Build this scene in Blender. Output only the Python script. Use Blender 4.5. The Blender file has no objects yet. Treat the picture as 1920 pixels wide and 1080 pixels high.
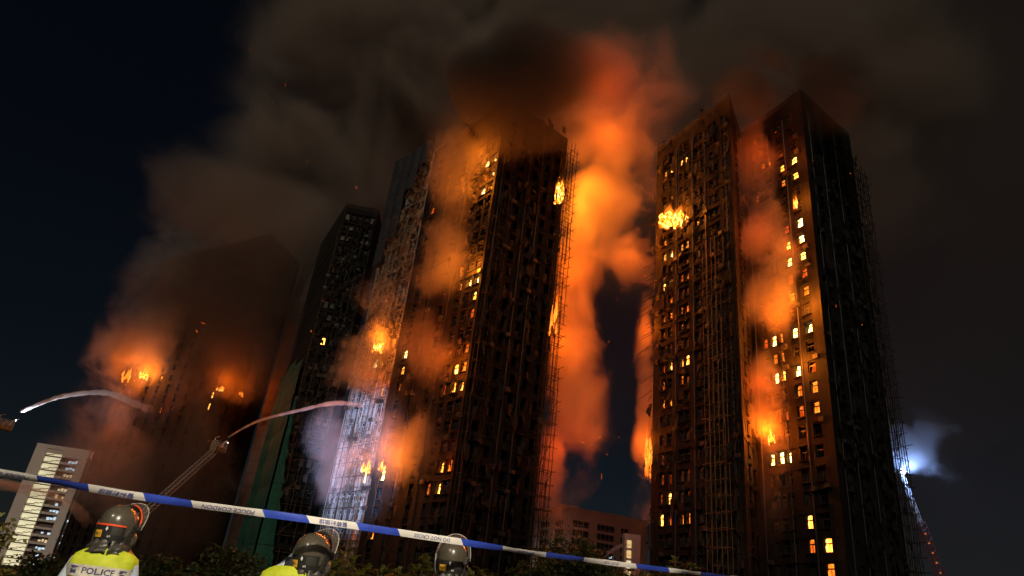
import bpy, bmesh, math, random
from mathutils import Vector, Matrix, noise as mnoise
random.seed(7)
PI = math.pi
rad = math.radians
S = bpy.context.scene
COL = S.collection

# ------------------------------------------------------------------ camera
CAM_Z = 1.55
FPX, VPX, VPY = 1280.0, 1275.0, -2078.0          # focal length and zenith vanishing point in 1920x1080 pixels
_dx, _dy = VPX - 960, 540 - VPY
RHO = math.atan2(_dx, _dy)
TH = math.atan(FPX / math.hypot(_dx, _dy))
_F = Vector((0, math.cos(TH), math.sin(TH)))
_R0, _U0 = Vector((1, 0, 0)), Vector((0, -math.sin(TH), math.cos(TH)))
_R = math.cos(RHO) * _R0 + math.sin(RHO) * _U0
_U = -math.sin(RHO) * _R0 + math.cos(RHO) * _U0
cd = bpy.data.cameras.new('camera')
cam = bpy.data.objects.new('camera', cd)
COL.objects.link(cam)
cd.sensor_width = 36.0
cd.lens = 36.0 * FPX / 1920
cd.clip_start, cd.clip_end = 0.05, 6000
M = Matrix((( _R.x, _U.x, -_F.x, 0), (_R.y, _U.y, -_F.y, 0), (_R.z, _U.z, -_F.z, CAM_Z), (0, 0, 0, 1)))
cam.matrix_world = M
S.camera = cam

# ------------------------------------------------------------------ sky, sun, exposure, render settings
SUN_EL, SUN_AZ = rad(36), rad(198)                 # azimuth the light comes from, clockwise from +Y
w = bpy.data.worlds.new('World'); S.world = w; w.use_nodes = True
nt = w.node_tree
sky = nt.nodes.new('ShaderNodeTexSky'); sky.sky_type = 'NISHITA'; sky.sun_disc = False
sky.sun_elevation = SUN_EL; sky.sun_rotation = SUN_AZ
sky.air_density = 1.0; sky.dust_density = 0.3; sky.ozone_density = 2.0
bg = nt.nodes['Background']; bg.inputs['Strength'].default_value = 0.0016
nt.links.new(sky.outputs[0], bg.inputs['Color'])
sl = bpy.data.lights.new('sun', 'SUN'); sl.energy = 0.72; sl.angle = rad(3); sl.color = (1.0, 0.86, 0.66)
sun = bpy.data.objects.new('sun', sl); COL.objects.link(sun)
_sd = Vector((math.sin(SUN_AZ) * math.cos(SUN_EL), math.cos(SUN_AZ) * math.cos(SUN_EL), math.sin(SUN_EL)))
sun.rotation_euler = (-_sd).to_track_quat('-Z', 'Y').to_euler()
vs = S.view_settings
vs.view_transform = 'Standard'; vs.look = 'None'; vs.exposure = 0.0; vs.gamma = 1.0
cy = S.cycles
cy.use_denoising = True
cy.use_adaptive_sampling = True; cy.adaptive_threshold = 0.07; cy.adaptive_min_samples = 16
cy.max_bounces = 6; cy.diffuse_bounces = 2; cy.glossy_bounces = 2; cy.transmission_bounces = 4
cy.volume_bounces = 1; cy.transparent_max_bounces = 24
cy.volume_step_rate = 1.0; cy.volume_max_steps = 128
cy.sample_clamp_indirect = 4.0; cy.sample_clamp_direct = 0.0
cy.caustics_reflective = False; cy.caustics_refractive = False

# ------------------------------------------------------------------ helpers
def pol(az, D, z=0.0):
    """A point at compass angle AZ (degrees from +Y, right positive) and ground distance D from the photographer."""
    return Vector((D * math.sin(rad(az)), D * math.cos(rad(az)), z))

class MB:
    """Collects faces; build() links them as one mesh object."""
    def __init__(s): s.v, s.f, s.m = [], [], []
    def add(s, vs, fs, mi=0):
        o = len(s.v); s.v += [tuple(x) for x in vs]
        for f in fs: s.f.append(tuple(o + i for i in f)); s.m.append(mi)
    def quad(s, a, b, c, d, mi=0): s.add((a, b, c, d), ((0, 1, 2, 3),), mi)
    def box(s, c, sx, sy, sz, rot=None, mi=0, taper=1.0):
        c = Vector(c); vs = []
        for z, t in ((-.5, 1), (.5, taper)):
            for x, y in ((-.5, -.5), (.5, -.5), (.5, .5), (-.5, .5)):
                p = Vector((x * sx * t, y * sy * t, z * sz))
                if rot: p = rot @ p
                vs.append(c + p)
        s.add(vs, ((0, 3, 2, 1), (4, 5, 6, 7), (0, 1, 5, 4), (1, 2, 6, 5), (2, 3, 7, 6), (3, 0, 4, 7)), mi)
    def tube(s, pts, r, n=6, mi=0, caps=True, flat=1.0):
        pts = [Vector(p) for p in pts]; k = len(pts)
        rs = r if isinstance(r, (list, tuple)) else [r] * k
        rings = []
        ref = Vector((0.13, 0.21, 0.97))
        for i, p in enumerate(pts):
            t = (pts[min(i + 1, k - 1)] - pts[max(i - 1, 0)]).normalized()
            if abs(t.dot(ref)) > .95: ref = Vector((0.97, 0.2, 0.1))
            a = t.cross(ref).normalized(); b = t.cross(a).normalized()
            rings.append([p + (a * math.cos(2 * PI * j / n) + b * flat * math.sin(2 * PI * j / n)) * rs[i] for j in range(n)])
        s.loft(rings, mi, caps)
    def loft(s, rings, mi=0, caps=True, closed=True):
        n = len(rings[0]); vs = [p for r in rings for p in r]; fs = []
        for i in range(len(rings) - 1):
            for j in range(n if closed else n - 1):
                a, b = i * n + j, i * n + (j + 1) % n
                fs.append((a, b, b + n, a + n))
        if caps and closed:
            fs.append(tuple(reversed(range(n)))); o = (len(rings) - 1) * n; fs.append(tuple(range(o, o + n)))
        s.add(vs, fs, mi)
    def mesh(s, name):
        me = bpy.data.meshes.new(name); me.from_pydata(s.v, [], s.f); me.polygons.foreach_set('material_index', s.m); me.update()
        return me
    def build(s, name, mats, parent=None, loc=None, smooth=False):
        me = s.mesh(name)
        for m in (mats if isinstance(mats, (list, tuple)) else [mats]): me.materials.append(m)
        if smooth: me.polygons.foreach_set('use_smooth', [True] * len(me.polygons))
        return link(name, me, parent, loc)

def link(name, me, parent=None, loc=None, rot=None):
    o = bpy.data.objects.new(name, me); COL.objects.link(o)
    if parent: o.parent = parent
    if loc is not None: o.location = loc
    if rot is not None: o.rotation_euler = rot
    return o
def empty(name, loc=(0, 0, 0), rz=0.0):
    o = bpy.data.objects.new(name, None); COL.objects.link(o); o.location = loc; o.rotation_euler = (0, 0, rz); o.empty_display_size = .3
    return o
def tag(o, label=None, cat=None, group=None, kind=None):
    if label: o['label'] = label
    if cat: o['category'] = cat
    if group: o['group'] = group
    if kind: o['kind'] = kind
    return o

# ------------------------------------------------------------------ materials
def mat(name):
    m = bpy.data.materials.new(name); m.use_nodes = True
    t = m.node_tree; return m, t, t.nodes, t.links, t.nodes['Principled BSDF']
def ramp(nd, stops):
    r = nd.new('ShaderNodeValToRGB'); e = r.color_ramp.elements
    while len(e) < len(stops): e.new(.5)
    for i, (p, c) in enumerate(stops): e[i].position = p; e[i].color = (*c, 1) if len(c) == 3 else c
    return r
def rough_mat(name, c0, c1, scale=3.0, rough=.85, metal=0.0, bump=.3, stretch=(1, 1, 1), detail=6, spec=.3, coords='Object', bdist=.02):
    """Two-tone mottled surface with fine relief."""
    m, t, nd, lk, b = mat(name)
    tc = nd.new('ShaderNodeTexCoord'); mp = nd.new('ShaderNodeMapping'); mp.inputs['Scale'].default_value = stretch
    lk.new(tc.outputs[coords], mp.inputs[0])
    n = nd.new('ShaderNodeTexNoise'); n.inputs['Scale'].default_value = scale; n.inputs['Detail'].default_value = detail; n.inputs['Roughness'].default_value = .62
    lk.new(mp.outputs[0], n.inputs['Vector'])
    r = ramp(nd, [(.32, c0), (.68, c1)]); lk.new(n.outputs['Fac'], r.inputs[0]); lk.new(r.outputs[0], b.inputs['Base Color'])
    b.inputs['Roughness'].default_value = rough; b.inputs['Metallic'].default_value = metal
    b.inputs['Specular IOR Level'].default_value = spec
    if bump:
        bp = nd.new('ShaderNodeBump'); bp.inputs['Strength'].default_value = bump; bp.inputs['Distance'].default_value = bdist
        lk.new(n.outputs['Fac'], bp.inputs['Height']); lk.new(bp.outputs[0], b.inputs['Normal'])
    return m
def soot_wall(name, base, soot, amount, scale=.12):
    """Rendered concrete with irregular scorched patches and run-down streaks (marks with a shape of their own)."""
    m, t, nd, lk, b = mat(name)
    g = nd.new('ShaderNodeNewGeometry')
    n1 = nd.new('ShaderNodeTexNoise'); n1.inputs['Scale'].default_value = scale; n1.inputs['Detail'].default_value = 8; n1.inputs['Roughness'].default_value = .7
    mp = nd.new('ShaderNodeMapping'); mp.inputs['Scale'].default_value = (1.3, 1.3, .16); lk.new(g.outputs['Position'], mp.inputs[0])
    n2 = nd.new('ShaderNodeTexNoise'); n2.inputs['Scale'].default_value = 1.0; n2.inputs['Detail'].default_value = 6
    lk.new(g.outputs['Position'], n1.inputs['Vector']); lk.new(mp.outputs[0], n2.inputs['Vector'])
    mx = nd.new('ShaderNodeMath'); mx.operation = 'MULTIPLY_ADD'; mx.inputs[1].default_value = .55; lk.new(n2.outputs['Fac'], mx.inputs[0])
    ml = nd.new('ShaderNodeMath'); ml.operation = 'MULTIPLY'; ml.inputs[1].default_value = .45; lk.new(n1.outputs['Fac'], ml.inputs[0]); lk.new(ml.outputs[0], mx.inputs[2])
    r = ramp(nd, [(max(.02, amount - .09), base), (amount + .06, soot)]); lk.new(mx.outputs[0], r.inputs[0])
    lk.new(r.outputs[0], b.inputs['Base Color']); b.inputs['Roughness'].default_value = .9; b.inputs['Specular IOR Level'].default_value = .2
    n3 = nd.new('ShaderNodeTexNoise'); n3.inputs['Scale'].default_value = 3.0; n3.inputs['Detail'].default_value = 5; lk.new(g.outputs['Position'], n3.inputs['Vector'])
    bp = nd.new('ShaderNodeBump'); bp.inputs['Strength'].default_value = .5; bp.inputs['Distance'].default_value = .08
    lk.new(n3.outputs['Fac'], bp.inputs['Height']); lk.new(bp.outputs[0], b.inputs['Normal'])
    return m
def plain(name, c, rough=.6, metal=0.0, spec=.5, emit=None, es=0.0, coat=0.0, vary=.12, vscale=6.0):
    m, t, nd, lk, b = mat(name)
    tc = nd.new('ShaderNodeTexCoord'); n = nd.new('ShaderNodeTexNoise'); n.inputs['Scale'].default_value = vscale; n.inputs['Detail'].default_value = 4
    lk.new(tc.outputs['Object'], n.inputs['Vector'])
    r = ramp(nd, [(.3, tuple(x * (1 - vary) for x in c)), (.7, tuple(min(1, x * (1 + vary)) for x in c))]); lk.new(n.outputs['Fac'], r.inputs[0]); lk.new(r.outputs[0], b.inputs['Base Color'])
    rr = nd.new('ShaderNodeMapRange'); rr.inputs['To Min'].default_value = max(0, rough - .08); rr.inputs['To Max'].default_value = min(1, rough + .08)
    lk.new(n.outputs['Fac'], rr.inputs['Value']); lk.new(rr.outputs[0], b.inputs['Roughness'])
    b.inputs['Metallic'].default_value = metal; b.inputs['Specular IOR Level'].default_value = spec; b.inputs['Coat Weight'].default_value = coat
    if emit: b.inputs['Emission Color'].default_value = (*emit, 1); b.inputs['Emission Strength'].default_value = es
    return m
def fire_mat(name, stops, strength, scale=.9):
    """Flame: emission that varies with turbulence."""
    m, t, nd, lk, b = mat(name)
    nd.remove(b)
    g = nd.new('ShaderNodeNewGeometry'); mp = nd.new('ShaderNodeMapping'); mp.inputs['Scale'].default_value = (1, 1, .55); lk.new(g.outputs['Position'], mp.inputs[0])
    n = nd.new('ShaderNodeTexNoise'); n.inputs['Scale'].default_value = scale; n.inputs['Detail'].default_value = 5; n.inputs['Distortion'].default_value = .8
    lk.new(mp.outputs[0], n.inputs['Vector'])
    r = ramp(nd, stops); lk.new(n.outputs['Fac'], r.inputs[0])
    e = nd.new('ShaderNodeEmission'); e.inputs['Strength'].default_value = strength; lk.new(r.outputs[0], e.inputs['Color'])
    lk.new(e.outputs[0], nd['Material Output'].inputs['Surface'])
    return m
HOT = fire_mat('flame_hot', [(.3, (1, .17, .012)), (.45, (1, .36, .035)), (.6, (1, .60, .12))], 6.0)
HOTF = fire_mat('flame_open', [(.36, (.45, .035, .002)), (.47, (1, .20, .012)), (.56, (1, .42, .05)), (.66, (1, .75, .28))], 4.2, 2.4)
WARM = fire_mat('flame_warm', [(.3, (.8, .09, .005)), (.5, (1, .24, .018)), (.66, (1, .42, .05))], 1.9)
HOT2 = fire_mat('flame_white_hot', [(.3, (1, .30, .03)), (.45, (1, .55, .12)), (.6, (1, .80, .32))], 9.0)
WARM2 = fire_mat('flame_amber', [(.3, (.7, .06, .003)), (.5, (1, .19, .012)), (.66, (1, .36, .035))], 1.3)
DIM = fire_mat('flame_dim', [(.3, (.42, .035, .002)), (.5, (.8, .10, .008)), (.66, (1, .26, .03))], 1.1)
def vflame(name, col, k):
    """Thin luminous gas: a flame's outer body glows through its depth."""
    m = bpy.data.materials.new(name); m.use_nodes = True; nd, lk = m.node_tree.nodes, m.node_tree.links; nd.remove(nd['Principled BSDF'])
    e = nd.new('ShaderNodeEmission'); e.inputs['Color'].default_value = (*col, 1); e.inputs['Strength'].default_value = k
    lk.new(e.outputs[0], nd['Material Output'].inputs['Volume']); return m
GAS = {HOTF: vflame('flame_gas_hot', (1, .20, .012), .9), WARM: vflame('flame_gas_warm', (1, .15, .008), .7)}
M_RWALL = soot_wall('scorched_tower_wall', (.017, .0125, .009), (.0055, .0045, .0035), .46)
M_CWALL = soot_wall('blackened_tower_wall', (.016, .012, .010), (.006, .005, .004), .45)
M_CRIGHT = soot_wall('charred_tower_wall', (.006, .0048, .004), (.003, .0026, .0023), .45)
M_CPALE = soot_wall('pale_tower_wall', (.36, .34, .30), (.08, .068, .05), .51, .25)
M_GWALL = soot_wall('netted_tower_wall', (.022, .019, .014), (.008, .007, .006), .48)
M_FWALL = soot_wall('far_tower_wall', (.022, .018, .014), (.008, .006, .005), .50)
M_PALE = soot_wall('pink_tile_wall', (.12, .088, .07), (.06, .042, .034), .58)
M_FRAME = plain('soot_window_frame', (.025, .02, .018), .6)
M_FRAMEP = plain('pale_window_frame', (.35, .34, .32), .5)
M_GLASS = plain('dark_window_glass', (.02, .022, .025), .12, spec=.8, vary=.3, vscale=.8)
M_CURT = plain('curtained_window_glass', (.075, .058, .035), .35, vary=.6, vscale=2.5)
M_BAMBOO = rough_mat('bamboo', (.07, .045, .022), (.14, .095, .05), 5, .7)
M_CHAR = rough_mat('charred_bamboo', (.012, .009, .007), (.035, .024, .015), 5, .85)
M_ROOF = rough_mat('roof_concrete', (.014, .012, .01), (.03, .026, .022), .6, .9)
# ------------------------------------------------------------------ towers
FLOOR = 3.0
WZ0, WZ1 = 1.65, 3.40                                # window opening above each floor datum
def col_u(P, Q, az):
    """Distance along wall P->Q where the direction AZ from the photographer meets it."""
    d = Vector((math.sin(rad(az)), math.cos(rad(az)))); e = (Q - P).to_2d(); p = P.to_2d()
    n = Vector((e.y, -e.x)); t = p.dot(n) / d.dot(n)
    return ((d * t) - p).dot(e) / e.length
def on_line(A, B, az):
    d = Vector((math.sin(rad(az)), math.cos(rad(az)))); e = (B - A).to_2d(); p = A.to_2d()
    n = Vector((e.y, -e.x)); t = p.dot(n) / d.dot(n)
    return Vector((d.x * t, d.y * t, 0))

LR = random.Random(99)
def facade(mb, base, P, Q, z0, z1, cols, floors, depth=1.8, ledge=True, bands=True):
    """Wall from P to Q (outside on the right-hand side of P->Q) with real window pockets."""
    e = Q - P; L = e.length; ex = e / L; out = Vector((ex.y, -ex.x, 0)); O = P - base
    def pt(u, z, d=0.0): return O + ex * u + Vector((0, 0, z)) - out * d
    us = sorted({0.0, L} | {c for a, b in cols for c in (a, b)})
    zs = sorted({z0, z1} | {FLOOR * j + k for j in floors for k in (WZ0, WZ1)})
    hole_u = {a for a, b in cols}; hole_z = {FLOOR * j + WZ0 for j in floors}
    for i in range(len(us) - 1):
        for k in range(len(zs) - 1):
            a, b, c, d = us[i], us[i + 1], zs[k], zs[k + 1]
            if a in hole_u and c in hole_z:
                F = [pt(a, c), pt(b, c), pt(b, d), pt(a, d)]; B = [pt(a, c, depth), pt(b, c, depth), pt(b, d, depth), pt(a, d, depth)]
                for j in range(4): mb.quad(F[j], F[(j + 1) % 4], B[(j + 1) % 4], B[j])
                mb.quad(*B)
                if ledge and LR.random() < .72:            # concrete sill under the opening and hood above it
                    cc = pt((a + b) / 2, c - .09, -.10); R = Matrix((ex, out, (0, 0, 1))).transposed()
                    mb.box(cc, (b - a) + .24, .32, .14, R)
                    cc = pt((a + b) / 2, d + .10, -.13); mb.box(cc, (b - a) + .30, .38, .12, R)
            else:
                mb.quad(pt(a, c), pt(b, c), pt(b, d), pt(a, d))
    if bands:
        R = Matrix((ex, out, (0, 0, 1))).transposed()
        for j in floors:
            if LR.random() < .5: a_ = L * LR.uniform(.02, .4); b_ = L * LR.uniform(.6, .98); mb.box(pt((a_ + b_) / 2, FLOOR * j + .55, -.03), b_ - a_, .09, .2, R)

def frame_mesh(wd, name='window_frame'):
    mb = MB(); h0, h1 = WZ0, WZ1; h = h1 - h0
    for x in (-wd / 2 + .045, wd / 2 - .045): mb.box((x, 0, h / 2), .09, .08, h)
    for z in (.04, 1.08, h - .04): mb.box((0, 0.002, z), wd - .18, .07, .16 if z == 1.08 else .08)
    mb.box((-.02, .006, .56), .05, .05, .98)
    return mb.mesh(name)
def pane_mesh(wd):
    mb = MB(); h = WZ1 - WZ0; mb.box((0, -.03, h / 2), wd - .17, .012, h - .12); return mb.mesh('pane')
def flame_mesh(wd, seed):
    """A body of flame filling the room behind an opening: uneven, tongued, closed."""
    rnd = random.Random(seed); mb = MB(); h = (WZ1 - WZ0) * (1, .92, .78, 1)[seed % 4]; n = 9; shift = (0, .06, -.12, .1)[seed % 4] * wd; slim = (1, .96, .78, .88)[seed % 4]
    rings = []
    for k, (z, s) in enumerate(((-.3, .6), (.25, .64), (.7, .64), (1.1, .62), (min(1.5, h - .12), .6), (h + .12, .5))):
        rg = []
        for j in range(n):
            a = 2 * PI * j / n; q = s * (1 + rnd.uniform(-.22, .2))
            ca, sa = math.cos(a), math.sin(a); rg.append((shift + slim * wd * q * (abs(ca) ** .6) * (1 if ca > 0 else -1), -.66 + .82 * q * (abs(sa) ** .6) * (1 if sa > 0 else -1), z + rnd.uniform(-.1, .1)))
        rings.append(rg)
    mb.loft(rings); return mb.mesh('flame')
FR, PN, FL = {}, {}, {}
def add_window(tower, base, P, Q, u, wd, j, state, pale=False, rnd=random):
    """state: 'glass', 'curtain', 'open' or a flame material."""
    e = Q - P; ex = e / e.length; out = Vector((ex.y, -ex.x, 0)); rz = math.atan2(ex.y, ex.x)
    k = round(wd, 2); kf = (k, pale)
    if kf not in FR: FR[kf] = frame_mesh(k); FR[kf].materials.append(M_FRAMEP if pale else M_FRAME)
    loc = P - base + ex * u - out * .28 + Vector((0, 0, FLOOR * j + WZ0))
    wob = link('window', FR[kf], tower, loc, (0, 0, rz + PI))
    if state in ('glass', 'curtain'):
        kp = (k, state)
        if kp not in PN: PN[kp] = pane_mesh(k); PN[kp].materials.append(M_GLASS if state == 'glass' else M_CURT)
        link('pane', PN[kp], wob)
    elif state != 'open':
        if state is HOT: state = rnd.choice((HOT, HOT, HOT2))
        elif state is WARM: state = rnd.choice((WARM, WARM, WARM2, HOT))
        kk = (k, state.name, rnd.randrange(4))
        if kk not in FL: FL[kk] = flame_mesh(k, kk[2] + 4 * int(k * 100)); FL[kk].materials.append(state)
        fo = link('flame', FL[kk], wob)
        fo['label'] = 'flames filling the burnt-out window'
    return wob

def tower(name, base, pts, z1, walls, wallmats, label, back):
    """pts: plan corners seen by the camera, left to right; back: plan corners closing the block behind."""
    t = empty(name, base); tag(t, label, 'tower', 'burning residential towers')
    for i, wl in enumerate(walls):
        mb = MB(); facade(mb, base, pts[i], pts[i + 1], 0.0, z1, wl['cols'], wl['floors'], ledge=wl.get('ledge', True), bands=wl.get('bands', True))
        o = mb.build('wall', wallmats[i], t)
        if wl.get('label'): o['label'] = wl['label']
    mb = MB(); ring = [pts[-1]] + back + [pts[0]]
    for a, b in zip(ring[:-1], ring[1:]): mb.quad(a - base, b - base, b - base + Vector((0, 0, z1)), a - base + Vector((0, 0, z1)))
    mb.build('rear_wall', wallmats[0], t)
    mb = MB(); allp = pts + back
    n = len(allp); top = [p - base + Vector((0, 0, z1 + .02)) for p in allp]
    mb.add(top, (tuple(range(n)),))
    cen = sum(allp, Vector()) / n - base
    for a, b in zip(allp, allp[1:] + allp[:1]):          # parapet
        a2, b2 = a - base, b - base; e = (b2 - a2); L = e.length; ex = e / L; out = Vector((ex.y, -ex.x, 0))
        R = Matrix((ex, out, (0, 0, 1))).transposed()
        mb.box((a2 + b2) / 2 + Vector((0, 0, z1 + .55)) - out * .13, L - .05, .22, 1.1, R)
    mb.build('roof', M_ROOF, t)
    mb = MB(); mb.box(cen + Vector((0, 3, z1 + 2.2)), 7, 6, 4.4); mb.box(cen + Vector((1, 3.5, z1 + 5.2)), 4, 3.5, 1.6)
    mb.build('roof_plant_room', M_ROOF, t)
    return t

# ---- right tower
RA, RB = pol(14.55, 107.6), pol(15.98, 104.6)
RC, RD = pol(23.64, 103.5), pol(25.89, 99.9)
R0, R1 = on_line(RA, RB, 13.15), on_line(RA, RB, 20.35)
R2, R3 = on_line(RC, RD, 21.35), on_line(RC, RD, 27.05)
R4 = pol(30.85, 113); RBACK = [pol(28.5, 128), pol(20, 130), pol(13.9, 122)]
RH = 87.0
rb = (R0 + R3) / 2; rb.z = 0
rl_az = [(13.95, 1.05), (14.55, 1.05), (15.5, .95), (15.98, 1.05), (16.98, 1.0), (17.43, .9), (18.35, 1.0), (18.85, .9), (19.65, 1.0)]
rc_az = [(22.42, 1.0), (23.10, 1.05), (23.64, 1.0), (24.77, 1.15), (25.89, 1.35)]
rl = [(col_u(R0, R1, a), wd) for a, wd in rl_az]; rc = [(col_u(R2, R3, a), wd) for a, wd in rc_az]
ret_L = (R2 - R1).length; rr = [(ret_L * .35, .9), (ret_L * .68, .9)]
rw_L = (R4 - R3).length; rwc = [(rw_L * .2, .9), (rw_L * .42, .9), (rw_L * .75, .9)]
rng = list(range(0, 28))
hol = lambda cs: [(u - wd / 2, u + wd / 2) for u, wd in cs]
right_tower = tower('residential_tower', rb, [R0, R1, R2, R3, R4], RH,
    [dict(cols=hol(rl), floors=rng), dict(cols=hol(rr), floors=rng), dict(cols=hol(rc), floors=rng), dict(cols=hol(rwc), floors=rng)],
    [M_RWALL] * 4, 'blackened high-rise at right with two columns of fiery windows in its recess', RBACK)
# burning windows: (column, floor): material.  Floors count up from the ground.
rcf = {}
def rcset(m, *cf):
    for c, f in cf: rcf[(c, f)] = m
rcset(HOT2, (4, 14), (3, 14), (1, 14), (3, 12), (1, 8), (2, 8), (0, 8), (4, 20))
rcset(HOT, (4, 23), (4, 19), (4, 18), (3, 18), (1, 12))
rcset(WARM, (1, 25), (2, 25), (3, 24), (4, 24), (3, 23), (3, 19), (4, 16), (3, 16), (2, 14), (1, 13), (2, 13), (2, 12), (4, 11), (4, 10), (3, 11), (3, 4), (4, 4), (4, 3), (3, 5))
rcset(DIM, (0, 23), (3, 20), (4, 17), (3, 17), (4, 12), (3, 10), (2, 10), (1, 10), (0, 10), (0, 14))
rlf = {}
def rlset(m, *cf):
    for c, f in cf: rlf[(c, f)] = m
rlset(HOT, (0, 18), (1, 18), (1, 20))
rlset(WARM, (2, 26), (3, 26), (0, 26), (1, 26), (0, 20), (2, 20), (3, 20), (1, 13), (2, 13), (3, 13), (0, 11), (1, 11), (2, 5), (3, 5), (0, 5), (1, 6))
rlset(DIM, (2, 18), (3, 18), (0, 13), (0, 6), (1, 5))
rs = random.Random(3)
for j in range(2, 28):
    for c, (u, wd) in enumerate(rc): add_window(right_tower, rb, R2, R3, u, wd, j, rcf.get((c, j)) or rs.choice(['glass', 'open']), rnd=rs)
    for c, (u, wd) in enumerate(rl):
        if j < 3: continue
        st = rlf.get((c, j)) or (rs.choice(['curtain', 'glass', 'glass', 'open']) if c > 3 or j < 18 else rs.choice(['open', 'glass']))
        if st == 'curtain' and c < 2: st = 'glass'
        if (c, j) in ((1, 22), (2, 22), (3, 22), (2, 23)): continue
        add_window(right_tower, rb, R0, R1, u, wd, j, st, rnd=rs)

# ---- centre tower
CA, CB = pol(-4.08, 101.1), pol(-3.43, 99.4)
C1, C2 = on_line(CA, CB, -9.4), on_line(CA, CB, -3.06)
C0 = pol(-12.55, 129.5); C3 = pol(-2.98, C2.length - .35); C4 = pol(3.95, 107.5)
CBACK = [pol(3.2, 126), pol(-4, 132), pol(-10.5, 140)]
CH = 83.5
cb = (C1 + C3) / 2; cb.z = 0
cf_az = [(-8.64, 1.7), (-7.5, 1.0), (-6.2, 1.0), (-4.85, 1.2), (-4.08, 1.5), (-3.43, 1.4)]
cfc = [(col_u(C1, C2, a), wd) for a, wd in cf_az]
cl_L = (C1 - C0).length; cl = [(cl_L * q, 1.15) for q in (.12, .24, .40, .53, .68, .82, .92)]
cr_L = (C4 - C3).length; cr = [(cr_L * q, 1.0) for q in (.16, .34, .55, .72, .88)]
crng = list(range(0, 29))
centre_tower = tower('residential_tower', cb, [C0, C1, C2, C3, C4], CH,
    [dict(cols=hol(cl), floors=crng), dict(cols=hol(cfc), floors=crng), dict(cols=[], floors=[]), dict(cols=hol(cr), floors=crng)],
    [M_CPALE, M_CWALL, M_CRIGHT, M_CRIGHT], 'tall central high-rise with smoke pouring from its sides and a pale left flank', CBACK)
cff = {}
def cset(m, *cf):
    for c, f in cf: cff[(c, f)] = m
cset(HOT2, (4, 24), (4, 22), (5, 24), (5, 16), (4, 16), (0, 6))
cset(HOT, (0, 13), (5, 23), (4, 11), (5, 10))
cset(WARM, (5, 11), (4, 10), (5, 22), (5, 6), (4, 6), (4, 5), (0, 12), (5, 15), (3, 16), (0, 3))
cset(DIM, (3, 5), (3, 10), (5, 14), (5, 12), (0, 23), (4, 23))
for j in range(2, 29):
    for c, (u, wd) in enumerate(cfc): add_window(centre_tower, cb, C1, C2, u, wd, j, cff.get((c, j)) or rs.choice(['glass', 'open', 'glass']), rnd=rs)
    for c, (u, wd) in enumerate(cl):
        if j > 16: continue
        st = {(3, 13): HOT, (4, 13): WARM, (5, 6): HOT, (4, 6): WARM, (5, 12): WARM, (4, 11): WARM, (5, 11): WARM, (1, 13): DIM, (5, 3): DIM}.get((c, j)) or rs.choice(['glass', 'open'])
        add_window(centre_tower, cb, C0, C1, u, wd, j, st, pale=True, rnd=rs)

# ---- netted tower left of centre
G0 = pol(-17.9, 178); G1 = pol(-16.55, 152); G2 = pol(-13.55, 151); G3 = pol(-12.9, 160)
GBACK = [pol(-13.2, 182), pol(-16, 190)]; GH = 89.0; gb = (G1 + G2) / 2; gb.z = 0
gl = (G2 - G1).length; gc = [(gl * q, 1.0) for q in (.12, .3, .5, .7, .88)]
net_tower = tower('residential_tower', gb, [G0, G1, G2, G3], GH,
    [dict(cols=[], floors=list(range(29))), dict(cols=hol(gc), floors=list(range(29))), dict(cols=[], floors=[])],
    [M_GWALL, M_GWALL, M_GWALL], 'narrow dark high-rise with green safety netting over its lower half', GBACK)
for j in range(6, 29):
    for c, (u, wd) in enumerate(gc):
        add_window(net_tower, gb, G1, G2, u, wd, j, WARM if (c, j) == (1, 17) else rs.choice(['glass', 'open', 'curtain']), rnd=rs)

# ---- far-left tower
F0 = pol(-29.2, 222); F1 = pol(-22.2, 182); F2 = pol(-19.1, 196); FBACK = [pol(-20, 215), pol(-27, 238)]
FH = 90.0; fb = (F0 + F1) / 2; fb.z = 0
fl = (F1 - F0).length; fcs = [(fl * q, 1.2) for q in (.06, .13, .22, .3, .4, .5, .6, .7, .8, .92)]
fr = (F2 - F1).length; fcr = [(fr * q, 1.0) for q in (.2, .45, .7)]
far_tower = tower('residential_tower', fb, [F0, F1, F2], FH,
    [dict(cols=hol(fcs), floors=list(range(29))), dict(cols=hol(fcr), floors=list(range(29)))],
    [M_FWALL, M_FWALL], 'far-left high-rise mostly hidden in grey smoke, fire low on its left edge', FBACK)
for j in range(6, 29):
    for c, (u, wd) in enumerate(fcs):
        st = {(1, 16): HOT, (2, 16): WARM, (9, 14): HOT, (9, 13): WARM, (5, 13): WARM, (0, 16): WARM}.get((c, j)) or rs.choice(['glass', 'open'])
        add_window(far_tower, fb, F0, F1, u, wd, j, st, rnd=rs)
# pale wing wall beside the netted tower

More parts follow.
